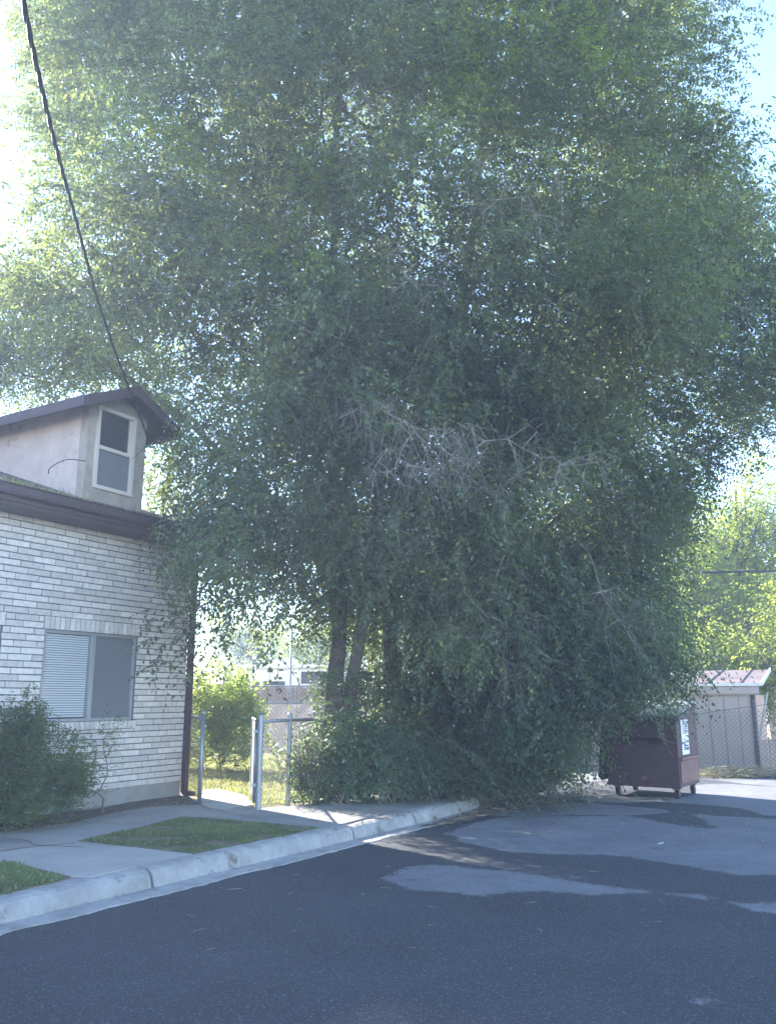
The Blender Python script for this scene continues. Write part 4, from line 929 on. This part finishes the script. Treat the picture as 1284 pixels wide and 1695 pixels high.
# undergrowth mass under the elms: separate plants
ug = [(545, 1270, 11.0, .5, .55, 190), (610, 1260, 11.1, .5, .6, 230), (680, 1270, 11.35, .55, .55, 230), (760, 1270, 11.7, .55, .6, 230), (840, 1285, 12.0, .5, .45, 170), (580, 1180, 11.9, .55, .6, 170), (700, 1190, 12.3, .7, .7, 220), (790, 1180, 12.8, .7, .8, 200)]
lab = ['dark leafy undergrowth shrub at the foot of the elm beside the fence post', 'dark undergrowth shrub behind the sidewalk, second from the gateway', 'dark undergrowth shrub spilling toward the kerb in the middle of the thicket', 'dark undergrowth shrub at the far end of the sidewalk', 'dark low shrub where the kerb ends beneath the drooping elm', 'tall leafy shrub growing against the twin elm stems', 'tall shrub deep in the thicket behind the saplings', 'tall shrub deep in the thicket, nearest the second elm trunk']
for (x, y, Y, rx, rz_, n), lb in zip(ug, lab):
    c = P(x, y, Y); T = blob((c.x, c.y, max(c.z, .5)), rx, rx * .8, rz_, n, .35)
    bush('shrub', lb, 'shrub', 'undergrowth shrubs beneath the elms', (c.x, c.y, .12), T, M['vine'], 7, .2, 9, .048, .026, .35, .08)
# compound-leaf saplings
def sapling(px, py, Y, H, n, label):
    b = P(px, py, Y); b.z = .12; root = empty('sapling', b, label, 'sapling', 'compound-leaved saplings beneath the elms'); S0 = []; D0 = []; mb = MB()
    for s in range(n):
        a = random.uniform(-2.6, -.4); lean = random.uniform(.1, .45); top = b + Vector((math.cos(a) * H * lean, math.sin(a) * H * lean, H * random.uniform(.6, 1)))
        line = curve([b + Vector((random.uniform(-.15, .15), random.uniform(-.1, .1), 0)), (b + top) / 2 + Vector((0, 0, .08)), top], 4); mb.tube(line, [.012 - .008 * i / (len(line) - 1) for i in range(len(line))], 5, False)
        for i, p in enumerate(line[2:]):
            for q in range(2): 
                an = random.uniform(0, 6.28); S0.append(p); D0.append((math.cos(an), math.sin(an) - .3, random.uniform(.0, .6)))
        for q in range(5): an = random.uniform(0, 6.28); S0.append(top); D0.append((math.cos(an), math.sin(an), random.uniform(.3, .9)))
    mb.build('stems', M['twig'], root, smooth=True)
    S0 = np.array(S0); D0 = np.array(D0); L = rng.uniform(.26, .46, len(S0)); v, F, _ = leaves(S0, D0, L, 18, .085, .026, .5, jitter=.12, curl=.15)
    v[:, 2] = np.maximum(v[:, 2], .16); npmesh('foliage', v, F, M['heaven'], root); V2, F2 = ribs(S0, D0, L, .5, .003); npmesh('leaf_stalks', V2, F2, M['heaven'], root)
sapling(570, 1320, 10.95, 1.15, 9, 'sapling with long feathery leaves in front of the twin elm stems')
sapling(640, 1325, 10.9, .95, 9, 'sapling with feathery leaves in the middle of the sidewalk edge')
sapling(700, 1325, 11.15, .75, 9, 'low pale green sapling leaning over the sidewalk toward the kerb')
sapling(600, 1290, 11.3, 1.6, 7, 'tallest feathery sapling behind the others, against the dark trunk')
# tangle round the right fence post
c = pR + Vector((.22, .1, 0)); T = blob((c.x, c.y, .55), .3, .25, .45, 60, .2)
bush('shrub', 'twiggy vine tangle around the right-hand fence post', 'shrub', None, (c.x, c.y, .12), T, M['vine'], 3, .2, 7, .045, .028, .4, .1, rmin=.006)
V1, F1 = ribs(np.array(c) + rng.normal(0, 1, (90, 3)) * np.array([.18, .12, .12]) + np.array([-.05, -.05, .25]), np.stack([rng.normal(0, .3, 90), rng.normal(0, .3, 90), rng.uniform(.3, 1, 90)], 1), rng.uniform(.3, .8, 90), .2, .006, 4)
tag(npmesh('dry_vines', V1, F1, M['twig']), 'dry brown vine stems climbing the fence beside the right-hand post', 'vines', kind='stuff')
# bright bush in the back yard
bb = Vector((P(360, 1200, 15.5).x, 15.8, .12))
T = np.concatenate([blob((bb.x - .1, bb.y, 1.35), .75, .7, .75, 330), blob((bb.x + .25, bb.y, .9), .55, .5, .7, 200), blob((bb.x - .6, bb.y + .3, 1.0), .7, .6, 1.0, 220)])
bush('shrub', 'sunlit yellow-green bush in the back yard behind the brick house corner', 'shrub', None, bb, T, M['limeleaf'], 5, .25, 9, .065, .038, .3, .1)
# background trees
def bgtree(x, y, h, r, label, lm, n=420, base=.0, trunk=.16, ll=.12, group='sunlit trees beyond the yards'):
    b = Vector((x, y, base)); T = []
    for i in range(7):
        a = random.uniform(0, 6.28); q = random.uniform(.15, .6) * r; zc = base + h * random.uniform(.42, .8); T.append(blob((x + math.cos(a) * q, y + math.sin(a) * q, zc), r * .55, r * .55, h * .22, n // 7, .3))
    T = np.concatenate(T); ln = limb([b, b + Vector((.1, 0, h * .3)), b + Vector((-.1, .1, h * .6)), b + Vector((0, 0, h * .85))], trunk, .04)
    tree('background_tree', label, 'tree', group, b, [ln], T, lm, M['bark'], per=6, tl=.7, k=11, ll=ll, lw=ll * .5, droop=.35, twigfrac=0, spread=.3, bf=.3, rmin=.012)
bgtree(P(1235, 1000, 26).x, 26, 9.2, 2.8, 'bright yellow-green tree behind the shed at the right edge', M['limeleaf'], 900)
bgtree(P(1165, 1000, 24).x, 25, 7.6, 2.4, 'sunlit tree behind the shed, just right of the drooping elm', M['limeleaf'], 700)
bgtree(P(1330, 1000, 21).x, 21.5, 5.0, 1.7, 'low glowing yellow-green tree right of the shed roof', M['limeleaf'], 380)
bgtree(P(1185, 1000, 23).x, 22.5, 3.3, 1.9, 'low sunlit bushy tree peeping over the shed roof', M['limeleaf'], 420, trunk=.06)
bgtree(P(900, 1000, 30).x, 32, 8, 4, 'broad tree far behind the second elm trunk', M['elmleafb'], 600, ll=.14)
bgtree(P(620, 1000, 34).x, 42, 7.0, 3.8, 'broad tree far behind the twin elm stems', M['limeleaf'], 500, ll=.15)
bgtree(P(480, 1060, 34).x, 42, 5.6, 2.8, 'pale green tree behind the white trailer', M['limeleaf'], 380, ll=.14)
bgtree(P(400, 1060, 40).x, 46, 5.8, 3, 'hazy tree behind the left end of the white trailer', M['elmleaf'], 380, ll=.16)
bgtree(P(1290, 700, 38).x, 40, 9.5, 3.6, 'pale far tree at the right edge behind the others', M['elmleaf'], 400, ll=.16)
bgtree(P(760, 1100, 30).x, 27, 4.2, 2.4, 'small tree beyond the yard seen between the elm trunks', M['limeleaf'], 300)
# dark opening structure behind right trees (brown outbuilding gable)
ob = empty('outbuilding', P(1270, 1030, 30), 'dark brown outbuilding gable half hidden by the bright right-hand trees', 'outbuilding'); ob.location.z = 0
q = P(1262, 1030, 30)
mb = MB(); mb.box(ID, (q.x - .1, 30, 0), (q.x + 6, 34, P(1262, 1010, 30).z)); mb.build('wall', M['wood'], ob)
mb = MB(); zt_ = P(1262, 1010, 30).z; mb.add([(q.x - .4, 29.8, zt_), (q.x + 6.3, 29.8, zt_), (q.x + 3, 29.8, zt_ + 1.2), (q.x - .4, 34.2, zt_), (q.x + 6.3, 34.2, zt_), (q.x + 3, 34.2, zt_ + 1.2)], [(0, 1, 2), (5, 4, 3), (0, 2, 5, 3), (1, 4, 5, 2), (0, 3, 4, 1)]); mb.build('roof', M['shingle'], ob)

# ------------------------------------------------------------------ grass, litter
def blades(polys, n, z, h, name, label, m, lean=.4, wb=.006):
    pts = []
    for poly, k in polys:
        xs = [p[0] for p in poly]; ys = [p[1] for p in poly]; c = 0
        while c < k:
            px = rng.uniform(min(xs), max(xs), 4000); py = rng.uniform(min(ys), max(ys), 4000); ok = in_poly(px, py, poly); q = np.stack([px[ok], py[ok]], 1)
            q = q[[i for i in range(len(q)) if mnoise.noise(Vector((q[i][0] * 3, q[i][1] * 3, 0))) > -.28 + .3 * rng.random()]]
            pts.append(q[:k - c]); c += len(pts[-1])
    p = np.concatenate(pts); n = len(p); S0 = np.column_stack([p, np.full(n, z)]); a = rng.uniform(0, 6.283, n); hh = rng.uniform(.4, 1.2, n) * h
    d = np.stack([np.cos(a) * lean, np.sin(a) * lean, np.ones(n)], 1) * hh[:, None]; b = rng.uniform(0, 6.283, n); s = np.stack([np.cos(b), np.sin(b), np.zeros(n)], 1) * wb
    V = np.stack([S0 - s, S0 + s, S0 + d * .6 + s * .6 , S0 + d * np.array([1.5, 1.5, .95])], 1).reshape(-1, 3); F = np.arange(len(V)).reshape(-1, 4)
    tag(npmesh(name, V, F, m), label, 'grass', kind='stuff')
W2 = lambda L, z: [(G(x, y, z).x, G(x, y, z).y) for x, y in L]
blades([(W2([(135, 1392), (220, 1374), (300, 1354), (350, 1356), (440, 1364), (525, 1372), (465, 1387), (425, 1395), (322, 1411), (215, 1399)], .145), 7500)], 0, .145, .028, 'grass', 'thin green grass in the wedge between sidewalk and kerb', M['grass'])
blades([(W2([(-300, 1482), (0, 1430), (28, 1431), (75, 1443), (112, 1453), (85, 1460), (0, 1478), (-300, 1555)], .145), 8000)], 0, .145, .035, 'grass', 'green grass triangle behind the kerb at the left edge', M['grass'])
blades([([(-2.3, 11.5), (-1.7, 10.9), (-.9, 11.3), (.4, 12.5), (.6, 22), (-6, 22), (-6, 15), (-3.4, 12.8)], 42000)], 0, .11, .06, 'grass', 'sun-dappled patchy back yard grass beyond the gateway', M['drygrass'], wb=.008)
def litter(n, fn, m, name, label, L=.1, r=.003, z=.02):
    S0 = np.array([fn() for _ in range(n)]); a = rng.uniform(0, 6.283, n); d = np.stack([np.cos(a), np.sin(a), rng.uniform(-.02, .1, n)], 1)
    V, F = ribs(S0, d, rng.uniform(.3, 1.3, n) * L, .03, r, 3); V[:, 2] = np.maximum(V[:, 2], z); tag(npmesh(name, V, F, m), label, 'litter', kind='stuff')
def gp(poly, z):
    def f():
        while True:
            x = random.uniform(min(p[0] for p in poly), max(p[0] for p in poly)); y = random.uniform(min(p[1] for p in poly), max(p[1] for p in poly))
            if in_poly(np.array([x]), np.array([y]), poly)[0]: return G(x, y, z)
    return f
litter(420, gp([(700, 1368), (790, 1334), (860, 1325), (1000, 1318), (1120, 1318), (1110, 1330), (960, 1328), (850, 1342), (740, 1366)], .02), M['straw'], 'twig_litter', 'dry twigs and stalks strewn between the kerb end and the dumpster', .14, .003, .02)
litter(160, gp([(880, 1300), (980, 1262), (1005, 1262), (1005, 1300), (930, 1315)], .02), M['straw'], 'twig_litter', 'dry stalks scattered on the ground left of the dumpster', .16, .004, .02)
litter(26, gp([(300, 1450), (1200, 1400), (1284, 1480), (1000, 1560), (300, 1600)], .006), M['straw'], 'road_litter', 'a few pale stalks lying on the dark road', .10, .002, .006)
litter(150, gp([(120, 1375), (300, 1318), (420, 1338), (800, 1326), (600, 1355), (300, 1345)], .15), M['straw'], 'pavement_litter', 'dry stalks scattered over the sidewalk and planting bed', .10, .0025, .15)
# fallen leaves on pavement/road edge
for nm, poly, z, n, lb in (('leaf_litter', [(120, 1370), (300, 1315), (460, 1345), (800, 1322), (640, 1352), (300, 1350)], .153, 260, 'small fallen leaves on the sidewalk under the elm'), ('leaf_litter', [(690, 1372), (860, 1322), (1150, 1320), (1284, 1340), (1284, 1400), (900, 1370)], .01, 260, 'small fallen leaves on the road near the dumpster')):
    f = gp(poly, z); S0 = np.array([f() for _ in range(n)]); a = rng.uniform(0, 6.28, n); d = np.stack([np.cos(a), np.sin(a), np.zeros(n)], 1); s = np.stack([-np.sin(a), np.cos(a), np.zeros(n)], 1); L = rng.uniform(.02, .045, (n, 1))
    V = np.stack([S0, S0 + d * L * .5 + s * L * .3 + [0, 0, .004], S0 + d * L, S0 + d * L * .5 - s * L * .3 + [0, 0, .003]], 1).reshape(-1, 3); tag(npmesh(nm, V, np.arange(len(V)).reshape(-1, 4), M['straw']), lb, 'litter', kind='stuff')
# white scraps
def scrap(px, py, s, label, z=.02):
    c = G(px, py, z); v = []; f = []
    for i in range(6):
        for j in range(5): v.append((c.x + (i - 2.5) * s / 5, c.y + (j - 2) * s / 5, z + abs(mnoise.noise(Vector((i * .7 + px, j * .9, 2)))) * s * .9))
    for i in range(5):
        for j in range(4): f.append((i * 5 + j, (i + 1) * 5 + j, (i + 1) * 5 + j + 1, i * 5 + j + 1))
    tag(MB().add(v, f).build('paper_scrap', M['paper']), label, 'paper scrap')
scrap(937, 1311, .13, 'crumpled white paper scrap on the ground left of the dumpster')
scrap(876, 1310, .17, 'larger pale scrap half under the drooping branches', .06)
scrap(1093, 1398, .05, 'tiny white scrap lying on the road before the dumpster', .006)
# brush pile by the shed
c = G(1212, 1287); n = 700
S0 = np.array([c]) + np.stack([rng.normal(0, .42, n), rng.normal(.0, .16, n), np.abs(rng.normal(0, .07, n)) + .02], 1); a = rng.uniform(0, 6.28, n)
V, F = ribs(S0, np.stack([np.cos(a), np.sin(a) * .5, rng.uniform(-.1, .35, n)], 1), rng.uniform(.15, .45, n), .15, .004, 3); V[:, 2] = np.maximum(V[:, 2], .01)
bp_ = empty('brush_pile', (c.x, c.y, 0), 'heap of cut dry branches and stalks against the beige shed', 'brush pile')
npmesh('stalks', V, F, M['straw'], bp_)
v, F, _ = leaves(S0[:260], np.stack([np.cos(a), np.sin(a), np.full(n, .2)], 1)[:260], rng.uniform(.2, .35, 260), 8, .05, .02, .3); v[:, 2] = np.maximum(v[:, 2], .02); npmesh('withered_leaves', v, F, M['vine'], bp_)

# ------------------------------------------------------------------ air volume added to lift shadows, imitating veiling lens glare
mb = MB(); mb.box(ID, (-45, -25, -1.05), (45, 60, 19)); hz_ = mb.build('glare_veil', None or M['hill']); hz_['kind'] = 'stuff'
hm = bpy.data.materials.new('glare_veil_air'); hm.use_nodes = True; t = hm.node_tree; t.nodes.remove(t.nodes['Principled BSDF'])
pv = t.nodes.new('ShaderNodeVolumePrincipled'); pv.inputs['Color'].default_value = (.60, .74, 1.0, 1); pv.inputs['Density'].default_value = VEIL_DENSITY; pv.inputs['Anisotropy'].default_value = .25
t.links.new(pv.outputs[0], t.nodes['Material Output'].inputs['Volume']); hz_.data.materials.clear(); hz_.data.materials.append(hm)
